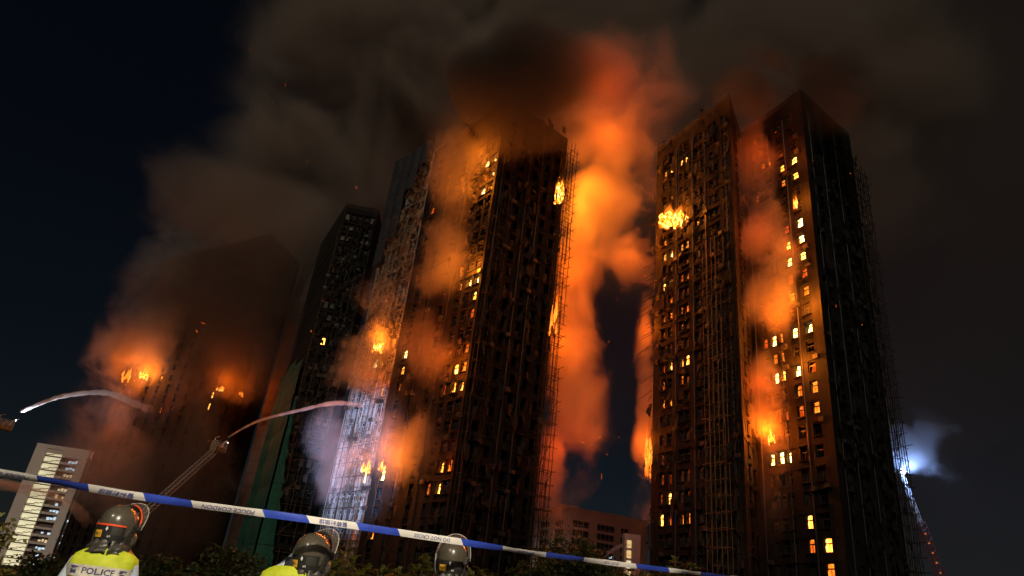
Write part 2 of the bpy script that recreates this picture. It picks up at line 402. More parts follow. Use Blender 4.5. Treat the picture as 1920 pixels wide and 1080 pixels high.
# ---- burnt clutter on the façades
M_AC = plain('sooty_air_conditioner', (.022, .019, .016), .6)
_ac = MB(); _ac.box((0, 0, 0), .85, .5, .55); _ac.tube([(-.12, -.251, 0), (-.12, -.27, 0)], .2, 10); _ac.box((0, .05, -.32), .9, .55, .05); AC = _ac.mesh('air_conditioner'); AC.materials.append(M_AC)
M_PIPE = plain('sooty_pipe', (.014, .012, .01), .6)
def clutter(tw, base, P, Q, cols, z0, z1, n_ac, pipes, seed):
    rn = random.Random(seed); e = Q - P; L = e.length; ex = e / L; out = Vector((ex.y, -ex.x, 0)); rz = math.atan2(ex.y, ex.x); gaps = [((a[0] + b[0]) / 2) for a, b in zip(cols, cols[1:])]
    for i in range(n_ac):
        u, wd = rn.choice(cols); j = rn.randrange(int(z0 / FLOOR), int(z1 / FLOOR))
        link('air_conditioner', AC, tw, P - base + ex * (u + rn.choice((-1, 1)) * (wd / 2 + .5)) + out * .3 + Vector((0, 0, FLOOR * j + rn.uniform(.5, .9))), (0, 0, rz))
    for q in pipes:
        mb = MB(); u = L * q; pts = [P - base + ex * (u + rn.uniform(-.03, .03)) + out * .14 + Vector((0, 0, z0 + (z1 - z0) * k / 8)) for k in range(9)]; mb.tube(pts, .085, 6); mb.build('drain_pipe', M_PIPE, tw)
clutter(right_tower, rb, R0, R1, rl, 6, 84, 46, (.30, .52, .68, .93), 1); clutter(right_tower, rb, R2, R3, rc, 6, 84, 22, (.08, .44, .70), 2)
clutter(right_tower, rb, R3, R4, rwc, 6, 84, 16, (.1, .32, .6), 3)
clutter(centre_tower, cb, C1, C2, cfc, 6, 84, 30, (.12, .36, .64), 4); clutter(centre_tower, cb, C3, C4, cr, 6, 84, 26, (.08, .45, .63), 5); clutter(centre_tower, cb, C0, C1, cl, 6, 50, 30, (.05, .33, .61), 6)
clutter(net_tower, gb, G1, G2, gc, 20, 86, 20, (.2, .6), 7)
M_TATTER = rough_mat('charred_net', (.005, .005, .004), (.018, .015, .012), 2, .95)
def tatters(tw, base, P, Q, n, z0, z1, seed, m):
    """Burnt remnants of netting and lashings hanging off the wall."""
    rn = random.Random(seed); mb = MB(); e = Q - P; L = e.length; ex = e / L; out = Vector((ex.y, -ex.x, 0))
    for i in range(n):
        u, z = rn.uniform(0, L), rn.uniform(z0, z1); d = rn.uniform(.25, 1.1); w_, h_ = rn.uniform(.15, .8), rn.uniform(.5, 2.6); c = P - base + ex * u + out * d + Vector((0, 0, z))
        a, b = c + ex * w_ * .5 + out * rn.uniform(-.2, .2), c - ex * w_ * .5; k = rn.uniform(-.5, .5)
        mb.add([a, b, b + ex * k - Vector((0, 0, h_ * rn.uniform(.5, 1))) + out * rn.uniform(-.2, .3), a + ex * k * .6 - Vector((0, 0, h_)) + out * rn.uniform(-.2, .3)], ((0, 1, 2), (0, 2, 3)))
    o = mb.build('burnt_netting', m, tw); o['kind'] = 'stuff'
tatters(right_tower, rb, R0, R1, 340, 8, 90, 1, M_TATTER); tatters(right_tower, rb, R3, R4, 340, 8, 86, 2, M_TATTER)
tatters(centre_tower, cb, C3, C4, 340, 8, 90, 3, M_TATTER); tatters(centre_tower, cb, C1, C2, 160, 8, 90, 4, M_TATTER); tatters(net_tower, gb, G1, G2, 200, 30, 88, 5, M_TATTER)
# ------------------------------------------------------------------ ground
M_GROUND = rough_mat('asphalt', (.035, .035, .035), (.06, .058, .055), .8, .9)
mb = MB(); mb.quad((-3000, -200, 0), (3000, -200, 0), (3000, 4000, 0), (-3000, 4000, 0)); tag(mb.build('ground', M_GROUND), kind='structure')

# pale tiled wing at the left rear of the netted tower
W0, W1 = pol(-18.95, 184), G0
mb = MB(); e = W1 - W0; ex = e.normalized(); out = Vector((ex.y, -ex.x, 0)); O = W0 - gb; L = e.length; Rm = Matrix((ex, out, (0, 0, 1))).transposed()
for j in range(29):
    mb.box(O + e / 2 + Vector((0, 0, j * 3.0 + 1.44)) - out * .35, L, .6, 2.88, Rm)
    mb.box(O + e / 2 + Vector((0, 0, j * 3.0 + 2.94)) - out * .40, L - .1, .5, .12, Rm)
wing = mb.build('wing_wall', M_PALE, net_tower); wing['label'] = 'pale tiled end wall'

# ------------------------------------------------------------------ far buildings that are not burning
M_APT = rough_mat('apartment_render', (.80, .69, .62), (.86, .76, .69), .25, .9, coords='Object')
M_APTD = rough_mat('apartment_recess', (.16, .12, .10), (.24, .18, .15), .4, .9)
M_LIT = plain('lit_stairwell', (.75, .75, .6), .7, emit=(1, .90, .55), es=.72, vary=.4, vscale=.6)
M_LITB = plain('lit_room_cool', (.5, .6, .7), .7, emit=(.62, .82, 1), es=.75, vary=.5, vscale=.9)
M_LITW = plain('lit_room_warm', (.7, .6, .4), .7, emit=(1, .72, .42), es=.6, vary=.4, vscale=.9)
M_LITY = plain('lit_landing', (.7, .6, .3), .7, emit=(1, .72, .28), es=.7, vary=.3, vscale=.7)
def lit_room(m):
    return m
def wall_frame(P, Q):
    e = Q - P; ex = e.normalized(); out = Vector((ex.y, -ex.x, 0)); return e.length, ex, out, Matrix((ex, out, (0, 0, 1))).transposed()
# apartment block at far left: stairwell column lit on every floor
AP, AQ = pol(-32.65, 346), pol(-28.1, 336); AL, aex, aout, AR = wall_frame(AP, AQ); ab = (AP + AQ) / 2
ap = empty('apartment_block', ab); tag(ap, 'pale apartment block with a fully lit stairwell column at far left', 'building')
AH = 46.5; AF = 2.8
def apt(u, z, d=0.0): return AP - ab + aex * u + aout * d + Vector((0, 0, z))
mb = MB(); mb.box(apt(AL / 2, AH / 2 - .3, -8.2), AL, 14, AH - .6, AR); mb.build('core', M_APTD, ap)
u_st0, u_st1 = col_u(AP, AQ, -31.98), col_u(AP, AQ, -31.02)
u_b1, u_w0, u_w1 = col_u(AP, AQ, -30.62), col_u(AP, AQ, -30.62), col_u(AP, AQ, -29.95)
u_p1 = col_u(AP, AQ, -29.45)
def pier(u0, u1, z0=0.0, z1=AH, d0=-1.2, d1=.0, m=M_APT, name='pier'):
    mb = MB(); mb.box(apt((u0 + u1) / 2, (z0 + z1) / 2, (d0 + d1) / 2), u1 - u0, d1 - d0, z1 - z0, AR); return mb.build(name, m, ap)
pier(0, u_st0 - .02, name='end_pier'); pier(u_w1 + .02, u_p1, name='pier'); pier(u_st0, u_w1, AH - 3.2, AH - .02, -1.2, -.05, name='parapet'); pier(u_p1 + .02, AL, AH - 3.0, AH - .3, -1.2, -.2, name='parapet')
pier(u_st1 + .05, u_st1 + .35, 0, AH - 3.25, -1.2, -.1)
rsA = random.Random(12)
for j in range(0, 16):
    z = j * AF + .25
    # stairwell bay: slab edge, lit rear wall, sloping flight
    mb = MB(); mb.box(apt((u_st0 + u_st1) / 2, z + AF - .16, -.6), u_st1 - u_st0 - .04, 1.1, .34, AR); mb.build('landing_edge', M_APTD, ap)
    mb = MB(); mb.box(apt((u_st0 + u_st1) / 2, z + 1.2, -1.1), u_st1 - u_st0 - .06, .12, AF - .42, AR); mb.build('stairwell_window', M_LIT, ap)
    mb = MB(); um = (u_st0 + u_st1) / 2
    for q, (ua, za) in enumerate(((-.5, .35), (-.18, .55), (.12, 1.05), (.5, 1.3))):
        mb.box(apt(um + ua * (u_st1 - u_st0) * .8, z + za, -.75), (u_st1 - u_st0) * .3, .15, .28, AR)
    mb.build('stair_flight', M_APTD, ap)
    # balconies and lit rooms
    mb = MB(); mb.box(apt((u_b1 + u_st1) / 2 + .2, z + .5, -.5), u_b1 - u_st1 - .5, .9, .95, AR); mb.build('balcony', M_APT, ap)
    mb = MB(); mb.box(apt((u_w0 + u_w1) / 2, z + .45, -.55), u_w1 - u_w0 - .1, .9, .8, AR); mb.build('spandrel', M_APT, ap)
    if j not in (11, 5):
        mb = MB()
        for q in range(3):
            if rsA.random() < .8: mb.box(apt(u_w0 + .5 + q * (u_w1 - u_w0 - .6) / 3 + .4, z + 1.5 + rsA.uniform(-.2, .2), -1.08), (u_w1 - u_w0) / 3 - rsA.uniform(.3, .7), .1, rsA.uniform(.6, 1.3), AR)
        if mb.v: mb.build('window', {10: M_LITW, 12: M_LITW, 3: M_LITW, 9: M_LITY}.get(j, M_LITB), ap)
    if j not in (13, 7):
        mb = MB(); mb.box(apt(u_p1 + 1.4 + rsA.uniform(0, 1.2), z + 1.4, -1.08), rsA.uniform(.8, 1.8), .12, rsA.uniform(.6, 1.2), AR); mb.build('window', M_LITB, ap)

# pale institutional block between the central and right towers
B0, B1, B2 = pol(4.0, 309), pol(6.7, 287), pol(12.9, 306); BHt = 45.0; bb = B1.copy()
inst = empty('office_block', bb); tag(inst, 'pale flat-roofed block seen low between the central and right towers', 'building')
M_INST = rough_mat('pale_block_render', (.66, .63, .62), (.74, .71, .70), .2, .9)
def bay_wall(P, Q, bays, zr, nm):
    mb = MB(); L, ex, out, Rm = wall_frame(P, Q); O = P - bb
    us = sorted({0.0, L} | {x for a in bays for x in a}); zs = sorted({0.0, BHt} | {x for a in zr for x in a}); hu = {a for a, _ in bays}; hz = {a for a, _ in zr}
    pt = lambda u, z, d=0.0: O + ex * u + Vector((0, 0, z)) - out * d
    for a, b in zip(us, us[1:]):
        for c, d in zip(zs, zs[1:]):
            if a in hu and c in hz:
                F_ = [pt(a, c), pt(b, c), pt(b, d), pt(a, d)]; B_ = [pt(a, c, .8), pt(b, c, .8), pt(b, d, .8), pt(a, d, .8)]
                for k in range(4): mb.quad(F_[k], F_[(k + 1) % 4], B_[(k + 1) % 4], B_[k])
            else: mb.quad(pt(a, c), pt(b, c), pt(b, d), pt(a, d))
    mb.box(pt(L / 2, BHt + .35, -.25), L + .4, 1.1, .7, Rm)
    mb.build(nm, M_INST, inst)
    for a, b in bays:
        for c, d in zr:
            n = max(2, round((b - a) / 2.2))
            g = MB(); g.box(pt((a + b) / 2, (c + d) / 2, .74), b - a, .06, d - c, Rm); wn = g.build('window', M_GLASS, inst)
            g = MB()
            for k in range(1, n): g.box(pt(a + (b - a) * k / n, (c + d) / 2, .68), .14, .1, d - c, Rm)
            g.box(pt((a + b) / 2, c + (d - c) * .3, .69), b - a, .08, .1, Rm)
            g.build('frame', M_INST, wn)
zr = [(17.4 + 3.5 * k, 19.8 + 3.5 * k) for k in range(7)]
L1 = (B1 - B0).length; bay_wall(B0, B1, [(L1 * .16, L1 * .46), (L1 * .6, L1 * .86)], zr, 'wall')
L2 = (B2 - B1).length; bay_wall(B1, B2, [(L2 * .06, L2 * .26), (L2 * .36, L2 * .58), (L2 * .66, L2 * .76)], zr, 'wall')
mb = MB(); mb.add([B0 - bb + Vector((0, 0, BHt)), B1 - bb + Vector((0, 0, BHt)), B2 - bb + Vector((0, 0, BHt)), pol(9, 330) - bb + Vector((0, 0, BHt))], ((0, 1, 2, 3),)); mb.box(pol(6.6, 302) - bb + Vector((0, 0, BHt + 1.6)), 9, 6, 3.0); mb.build('roof', M_INST, inst)
Lb, bex, bout, BR = wall_frame(B1, B2)
for u, z, wd, m in ((L2 * .53, 27.6, 2.4, M_LITB), (L2 * .49, 24.6, 2.0, M_LITB), (L2 * .4, 24.6, 1.2, M_LITB), (L2 * .55, 29.0, 1.2, M_LITB)):
    mb = MB(); mb.box(B1 - bb + bex * u + Vector((0, 0, z)) - bout * .6, wd, .1, .8, BR); mb.build('lit_window', m, inst)
# lit stair landings of a slim block beside it
SLP = pol(11.62, 235); sb = empty('stair_tower', SLP); tag(sb, 'slim stair tower with stacked lit landing windows beside the right tower', 'building')
mb = MB(); mb.box((.8, 2.2, 15.5), 5.2, 4, 31); mb.build('wall', M_INST, sb)
for j in range(9):
    if j == 4: continue
    mb = MB(); mb.box((-.3, .16, 3.4 + j * 3.05), 1.5, .12, 2.3); lw = mb.build('landing_window', M_LITY if j % 3 else M_LIT, sb)
    mb = MB(); mb.box((-.3, .06, 3.1 + j * 3.05), 1.56, .08, .08); mb.box((-.95, .061, 3.4 + j * 3.05), .07, .08, 2.3); mb.build('frame', M_APTD, lw)

# ------------------------------------------------------------------ bamboo scaffolds
_pm = MB(); _pm.tube([(0, 0, 0), (0, 0, .33), (0, 0, .67), (0, 0, 1)], [1, .93, 1.04, .9], 6)
POLE = {}
for _n, _m in (('b', M_BAMBOO), ('c', M_CHAR)):
    POLE[_n] = _pm.mesh('pole'); POLE[_n].materials.append(_m); POLE[_n].polygons.foreach_set('use_smooth', [True] * len(POLE[_n].polygons))
def pole(parent, a, b, r, kind='b', name='pole'):
    a, b = Vector(a), Vector(b); d = b - a
    o = bpy.data.objects.new(name, POLE[kind]); COL.objects.link(o); o.parent = parent
    o.location = a; o.rotation_mode = 'QUATERNION'; o.rotation_quaternion = d.to_track_quat('Z', 'Y'); o.scale = (r, r, d.length)
    return o
def scaffold(label, P, Q, z0, z1, rows=2, bay=1.3, lift=2.0, gap=.9, r=.055, miss=.12, kind='b', seed=0, stick=.8, brace=True, group='bamboo scaffolds on the burning towers'):
    """Lashed bamboo poles in ROWS planes parallel to wall line P->Q, starting .35 m off it."""
    rnd = random.Random(seed); base = (P + Q) / 2; base.z = z0; t = empty('bamboo_scaffold', base); tag(t, label, 'scaffold', group)
    L, ex, out, Rm = wall_frame(P, Q); n = max(2, round(L / bay) + 1); J = lambda k=.1: rnd.uniform(-k, k)
    pt = lambda u, d, z: P - base + ex * u + out * (.35 + d) + Vector((0, 0, z))
    nl = int((z1 - z0) / lift)
    for rw in range(rows):
        for i in range(n):
            u = L * i / (n - 1); zz = 0.0
            while zz < z1 - z0:
                h = min(rnd.uniform(6, 9), z1 - z0 - zz + rnd.uniform(0, 1.5))
                if rnd.random() > miss * .6: pole(t, pt(u + J(), rw * gap + J(.06), zz), pt(u + J(.14), rw * gap + J(.08), zz + h + .6), r, kind, 'upright')
                zz += h
        for k in range(1, nl + 1):
            if rnd.random() > miss: pole(t, pt(-stick * rnd.random() - .1, rw * gap + .09, k * lift + J(.12)), pt(L + stick * rnd.random() + .1, rw * gap + .09, k * lift + J(.18)), r * .85, kind, 'ledger')
    for k in range(1, nl + 1):
        if rows > 1:
            for i in range(0, n, 2):
                if rnd.random() > .35: pole(t, pt(L * i / (n - 1) + .08, -.3, k * lift + J(.1) - .09), pt(L * i / (n - 1) + .08, gap * (rows - 1) + stick * rnd.random() + .25, k * lift + J(.25) - .09), r * .8, kind, 'putlog')
        if brace and k % 3 == 0 and rnd.random() > miss: pole(t, pt(0, gap * (rows - 1) + .16, (k - 3) * lift), pt(L, gap * (rows - 1) + .16, k * lift), r * .8, kind, 'brace')
    return t
ce = (C4 - C3).normalized(); cleft = (C1 - C0).normalized(); re4 = (R4 - R3).normalized(); rle = (R1 - R0).normalized()
scaffold('tall charred bamboo scaffold along the central tower\'s right edge', C4 - ce * 1.6, C4 + ce * 1.4, 4, 88, rows=2, bay=.75, lift=1.9, gap=1.1, r=.06, kind='c', seed=1, stick=.9)
scaffold('tall bamboo scaffold along the right tower\'s far right edge by the searchlight', R4 - re4 * 2.4, R4 + re4 * 1.3, 4, 82, rows=2, bay=.8, lift=1.9, gap=1.0, r=.06, kind='c', seed=2, stick=1.1)
scaffold('bamboo scaffold rising above the right tower\'s left wing roof', on_line(R0, R1, 17.9), on_line(R0, R1, 19.4), 34, 93, rows=2, bay=.95, lift=2.2, gap=.8, r=.055, seed=3, stick=.5)
scaffold('thin bamboo scaffold on the corner of the right tower\'s left wing', on_line(R0, R1, 19.75), R1 + rle * .4, 6, 84, rows=1, bay=1.2, lift=3.0, r=.05, seed=4, kind='c', stick=.3)
scaffold('charred bamboo scaffold over the upper pale flank of the central tower', C0 + cleft * 4, C1 - cleft * .3, 40, 78, rows=1, bay=1.5, lift=1.9, r=.06, miss=.35, seed=5, stick=.6)
scaffold('bamboo scaffold beside the two fires low on the pale flank', C0 + cleft * 11, C1 + cleft * .2, 5, 40, rows=1, bay=1.2, lift=2.6, r=.05, miss=.3, seed=6, stick=.4)
scaffold('bamboo scaffold on the central tower\'s projecting middle corner', C3 + ce * .3, C3 + ce * 3.2, 20, 86, rows=2, bay=1.4, lift=2.8, r=.05, miss=.25, kind='c', seed=7)
g12 = (G2 - G1).normalized(); g01 = (G1 - G0).normalized()
scaffold('bamboo scaffold on the narrow netted tower\'s front', G1, G2, 8, 89, rows=1, bay=2.2, lift=3.0, r=.06, miss=.25, seed=8, stick=.4)
f01 = (F1 - F0).normalized()
scaffold('bamboo scaffold on the outer left edge of the far-left tower', F0 - f01 * .8, F0 + f01 * 4, 8, 86, rows=1, bay=1.6, lift=2.6, r=.07, kind='c', seed=9, stick=1.2)
# broken poles hanging off the right tower's left edge and jutting from its wing
rnd = random.Random(5)
hb = R0.copy(); hb.z = 60; t = empty('collapsed_scaffold', hb); tag(t, 'collapsed scaffold poles hanging off the right tower\'s left edge', 'scaffold', 'bamboo scaffolds on the burning towers')
for i in range(26):
    z = rnd.uniform(-14, 12); a = Vector((-.1, -.6, z)) + rle * rnd.uniform(-.6, 1.2); L = rnd.uniform(1.6, 4.2)
    pole(t, a, a + Vector((-.75 * L + rnd.uniform(-.4, .3), rnd.uniform(-.4, .2), -.62 * L + rnd.uniform(-.5, .5))), .05, 'c')
for i in range(10):
    z = rnd.uniform(-40, -16); a = Vector((-.1, -.6, z)) + rle * rnd.uniform(-.5, .4); L = rnd.uniform(1.2, 3)
    pole(t, a, a + Vector((-.8 * L * rnd.random(), rnd.uniform(-.4, .2), rnd.choice((-1, 1)) * .7 * L)), .045, 'c')
jb = on_line(R0, R1, 17.7); jb.z = 60; t = empty('broken_scaffold', jb); tag(t, 'row of broken poles slanting off the right tower\'s tall left-wing scaffold', 'scaffold', 'bamboo scaffolds on the burning towers')
for i in range(9):
    a = Vector((0, -.9, 30 - i * 3.6)); pole(t, a, a + Vector((-1.9, -.9, -1.5 + rnd.uniform(-.3, .3))), .05)
for i in range(10):
    a = Vector((rnd.uniform(-6, -1), rnd.uniform(0, 1.5), 9 + rnd.uniform(-3, 4))); pole(t, a + Vector((0, -1.6, 0)), a + Vector((rnd.uniform(1.5, 3.5), -2.6, rnd.uniform(1, 2.6))), .05, 'c')
# tangled debris sheet of charred netting and poles on the upper flank: uncountable
mb = MB(); L, ex, out, Rm = wall_frame(C0, C1); base = (C0 + C1) / 2
for i in range(900):
    u, z = rnd.uniform(.5, L + .3), rnd.uniform(40, 86)
    if z > 58 + 32 * (u / L): continue
    a = C0 - base + ex * u + out * rnd.uniform(.3, 1.1) + Vector((0, 0, z)); d = Vector((rnd.gauss(0, .8), rnd.gauss(0, .3), rnd.gauss(0, 1))) * rnd.uniform(.5, 1.6)
    mb.tube([a - d, a + d], rnd.uniform(.02, .05), 4)
o = mb.build('scaffold_debris', M_BAMBOO, centre_tower); o['kind'] = 'stuff'
mb = MB()
for i in range(420):
    u, z = rnd.uniform(.5, L), rnd.uniform(38, 88)
    if z > 60 + 32 * (u / L): continue
    c = C0 - base + ex * u + out * rnd.uniform(.35, .9) + Vector((0, 0, z)); s = rnd.uniform(.3, 1.1)
    q = [c + ex * rnd.uniform(-s, s) + out * rnd.uniform(-.25, .25) + Vector((0, 0, rnd.uniform(-s, s) * 1.6)) for _ in range(4)]
    mb.add(q, ((0, 1, 2), (0, 2, 3)))
M_RAG = rough_mat('burnt_net_rag', (.07, .062, .04), (.30, .26, .17), 2, .9)
o = mb.build('net_scraps', M_RAG, centre_tower); o['kind'] = 'stuff'
cb_off = base - cb
for nm in ('scaffold_debris', 'net_scraps'): bpy.data.objects[nm].location = cb_off

# ------------------------------------------------------------------ green safety netting on the narrow tower
M_NET = rough_mat('green_safety_net', (.005, .062, .044), (.008, .095, .066), 1.2, .8, bump=.6, bdist=.05)
L, ex, out, Rm = wall_frame(G0, G1); rn = random.Random(21)
for k in range(8):
    for i in range(3):
        mb = MB(); u0, u1 = L * (.02 + .325 * i), L * (.02 + .325 * (i + 1)) - .15; z0, z1 = 4 + k * 5.9, 4 + (k + 1) * 5.9 - .1
        if k == 7 and i != 1: z1 -= rn.uniform(1, 3)
        nx, nz = 7, 6; vs = []
        for b in range(nz + 1):
            for a in range(nx + 1):
                u = u0 + (u1 - u0) * a / nx; z = z0 + (z1 - z0) * b / nz
                bulge = .45 * math.sin(PI * a / nx) * math.sin(PI * b / nz) * rn.uniform(.5, 1) + rn.uniform(-.06, .06)
                vs.append(G0 - gb + ex * u + out * (.9 + bulge) + Vector((0, 0, z)))
        fs = [(b * (nx + 1) + a, b * (nx + 1) + a + 1, (b + 1) * (nx + 1) + a + 1, (b + 1) * (nx + 1) + a) for b in range(nz) for a in range(nx)]
        mb.add(vs, fs); mb.build('net_panel', M_NET, net_tower, smooth=True)
L, ex, out, Rm = wall_frame(G1, G2)
for k in range(6):                                            # sheet wrapped round onto the front, narrower towards the top
    mb = MB(); z0, z1 = 4 + k * 5.9, 4 + (k + 1) * 5.9 - .1; nx, nz = 8, 6; vs = []
    for b in range(nz + 1):
        z = z0 + (z1 - z0) * b / nz; wmax = L * max(.04, .48 - .0125 * z) + rn.uniform(-.3, .3)
        for a in range(nx + 1): vs.append(G1 - gb + ex * (-.4 + (wmax + .4) * a / nx) + out * (.95 + .4 * math.sin(PI * a / nx) * rn.uniform(.4, 1) + rn.uniform(-.06, .06)) + Vector((0, 0, z)))
    mb.add(vs, [(b * (nx + 1) + a, b * (nx + 1) + a + 1, (b + 1) * (nx + 1) + a + 1, (b + 1) * (nx + 1) + a) for b in range(nz) for a in range(nx)]); mb.build('net_panel', M_NET, net_tower, smooth=True)

# ------------------------------------------------------------------ dark sheeting on the scaffold above the pale flank, rising past the roof
M_SHEET = rough_mat('dark_sheeting', (.020, .022, .026), (.045, .048, .055), .5, .8, bump=.5, bdist=.06)
L, ex, out, Rm = wall_frame(C0, C1); rn = random.Random(31)
for i in range(4):
    for k in range(5):
        u0, u1 = L * i / 4 + .05, L * (i + 1) / 4 - .08; zt = 90.0; zb = zt - 5.2 * (k + 1) + rn.uniform(-.3, .3); z1 = zt - 5.2 * k - .12
        if zb < 60 + 30 * (i / 4): continue
        nx, nz = 4, 5; vs = []
        for b in range(nz + 1):
            for a in range(nx + 1):
                vs.append(C0 - cb + ex * (u0 + (u1 - u0) * a / nx) + out * (1.25 + .22 * math.sin(PI * a / nx) * rn.uniform(.2, 1)) + Vector((0, 0, zb + (z1 - zb) * b / nz - (rn.uniform(0, 1.6) if b == 0 and zb < 66 + 30 * (i / 4) else 0))))
        mb = MB(); mb.add(vs, [(b * (nx + 1) + a, b * (nx + 1) + a + 1, (b + 1) * (nx + 1) + a + 1, (b + 1) * (nx + 1) + a) for b in range(nz) for a in range(nx)]); mb.build('screen_sheet', M_SHEET, centre_tower, smooth=True)
scaffold('poles carrying the dark sheeting at the top of the pale flank', C0 + cleft * .2, C1, 64, 92, rows=1, bay=2.2, lift=2.6, r=.05, kind='c', seed=15, stick=.4)
# ------------------------------------------------------------------ aerial ladders, searchlight, water jets
M_STEEL = plain('ladder_steel', (.50, .48, .45), .5, metal=.2)
M_ORANGE = plain('basket_paint', (.30, .17, .05), .5)
M_REDP = plain('red_paint', (.14, .025, .018), .5)
M_LENS = plain('searchlight_lens', (.8, .9, 1), .2, emit=(.75, .85, 1), es=30)
def lattice(parent, a, b, wd, h, n, r, m, name):
    """Truss of four chords with zigzag bracing from A to B."""
    a, b = Vector(a), Vector(b); d = (b - a).normalized(); s = d.cross(Vector((0, 0, 1))).normalized(); u = s.cross(d)
    cor = [(s * x * wd / 2 + u * y * h / 2) for x, y in ((-1, -1), (1, -1), (1, 1), (-1, 1))]
    mb = MB()
    for c in cor: mb.tube([a + c, b + c], r, 5)
    mb.build(name + '_rail', m, parent)
    mb = MB()
    for k in range(n):
        p, q = a.lerp(b, k / n), a.lerp(b, (k + 1) / n)
        mb.tube([p + cor[0], q + cor[3]], r * .6, 4); mb.tube([p + cor[1], q + cor[2]], r * .6, 4); mb.tube([p + cor[3], q + cor[2]], r * .6, 4); mb.tube([p + cor[0], p + cor[1]], r * .7, 4)
    mb.build(name + '_lacing', m, parent)
def basket(parent, c, az, s=1.0, lamp=True):
    c = Vector(c); R = Matrix.Rotation(-rad(az), 3, 'Z'); P = lambda x, y, z: c + R @ Vector((x * s, y * s, z * s))
    mb = MB(); mb.box(c, 1.5 * s, 1.0 * s, .10 * s, R); mb.box(P(0, 0, .28), 1.44 * s, .94 * s, .36 * s, R); mb.build('basket_floor', M_ORANGE, parent)
    mb = MB()
    for z in (.55, .8, 1.1): mb.tube([P(-.75, -.5, z), P(.75, -.5, z), P(.75, .5, z), P(-.75, .5, z), P(-.75, -.5, z)], .028 * s, 5)
    for x in (-.75, -.25, .25, .75):
        for y in (-.5, .5): mb.tube([P(x, y, .05), P(x, y, 1.1)], .025 * s, 5)
    mb.tube([P(-.75, 0, 0), P(-.95, 0, .7), P(-.75, 0, 1.5), P(-.3, 0, 1.7)], .04 * s, 5)
    mb.build('basket_railing', M_STEEL, parent)
    mb = MB(); mb.tube([P(.5, .1, .6), P(.7, .15, 1.15), P(1.0, .3, 1.45), P(1.35, .5, 1.62)], [.09 * s, .08 * s, .07 * s, .04 * s], 8); mb.build('water_monitor', M_STEEL, parent)
    if lamp:
        mb = MB(); mb.tube([P(.62, -.3, 1.2), P(.78, -.32, 1.22)], [.10 * s, .14 * s], 10); lb = mb.build('searchlight', M_STEEL, parent)
        mb = MB(); mb.tube([P(.785, -.32, 1.22), P(.81, -.322, 1.222)], .11 * s, 10); mb.build('lens', M_LENS, lb)
    return P
def turntable(parent, c):
    mb = MB(); mb.tube([Vector(c), Vector(c) + Vector((0, 0, 1.0))], [1.4, 1.1], 14); mb.box(Vector(c) + Vector((0, 0, 1.5)), 1.3, 1.6, 1.0); mb.build('turntable', M_REDP, parent)
def spot(loc, to, power, col, size, blend=.5, r=.12):
    l = bpy.data.lights.new('searchlight_beam', 'SPOT'); l.energy = power; l.color = col; l.spot_size = size; l.spot_blend = blend; l.shadow_soft_size = r
    o = bpy.data.objects.new('searchlight_beam', l); COL.objects.link(o); o.location = loc
    o.rotation_euler = (Vector(to) - Vector(loc)).to_track_quat('-Z', 'Y').to_euler(); return o
BLUE = (.42, .55, 1.0)
# ladder whose basket hangs left of the netted tower
l2a, l2b = pol(-24.48, 70, 7.2), pol(-21.45, 75, 13.7)
l2base = l2a + (l2a - l2b) * .8; t = empty('aerial_ladder', (l2base.x, l2base.y, 0)); o0 = Vector((l2base.x, l2base.y, 0))
tag(t, 'extended steel ladder with a lit basket spraying water at the pale flank', 'ladder')
turntable(t, (0, 0, 0)); lattice(t, l2base - o0, l2b - o0, .55, .42, 34, .032, M_STEEL, 'boom')
basket(t, pol(-21.3, 75, 13.6) - o0, -60, .82)
spot(pol(-20.9, 74.6, 14.9), (-21.8, 119.5, 23.7), 420000, BLUE, rad(31), .8)
# ladder at the left edge of the frame
l1b = pol(-35.3, 84, 13.2); l1base = pol(-45, 80, 2.0); t = empty('aerial_ladder', (l1base.x, l1base.y, 0)); o0 = Vector((l1base.x, l1base.y, 0))
tag(t, 'ladder basket poking in at the left edge spraying the far-left tower', 'ladder')
turntable(t, (0, 0, 0)); lattice(t, l1base - o0, l1b - o0, .8, .6, 20, .05, M_STEEL, 'boom'); basket(t, pol(-34.85, 85, 13.2) - o0, -50, .85)
spot(pol(-34.4, 84.6, 14.6), pol(-29.5, 160, 36), 260000, (.85, .88, 1), rad(15), .9)
# ladder with the searchlight beyond the right tower
l3b, l3base = pol(31.25, 138, 31.9), pol(33.9, 130, 2.0); t = empty('aerial_ladder', (l3base.x, l3base.y, 0)); o0 = Vector((l3base.x, l3base.y, 0))
tag(t, 'red steel ladder with a blue-white searchlight at its tip beyond the right tower', 'ladder')
turntable(t, (0, 0, 0)); mid = l3base.lerp(l3b, .72)
lattice(t, l3base - o0, mid - o0, 1.2, .9, 24, .06, M_REDP, 'boom'); lattice(t, mid - o0, l3b - o0, .6, .45, 12, .035, M_STEEL, 'fly_section')
for k in range(9):
    p = l3base.lerp(mid, .35 + .07 * k) - o0; mb = MB(); mb.box(p + Vector((-.3, -.7, 0)), .22, .12, .22); mb.build('marker_lamp', plain('marker_lamp', (1, .3, .1), .4, emit=(1, .2, .04), es=.5), t)
mb = MB(); c3 = l3b - o0 + Vector((0, 0, .4)); mb.tube([c3 + Vector((.55, .3, -.05)), c3 + Vector((-.1, -.5, .0))], [.25, .5], 14); lh = mb.build('searchlight', M_STEEL, t)
mb = MB(); mb.tube([c3 + Vector((-.11, -.512, .0)), c3 + Vector((-.135, -.545, .0))], .3, 14); mb.build('lens', M_LENS, lh)
l = bpy.data.lights.new('searchlight_glow', 'POINT'); l.energy = 8000; l.color = (.28, .46, 1); l.shadow_soft_size = .3
o = bpy.data.objects.new('searchlight_glow', l); COL.objects.link(o); o.location = l3b + Vector((-.2, -1.4, .4))
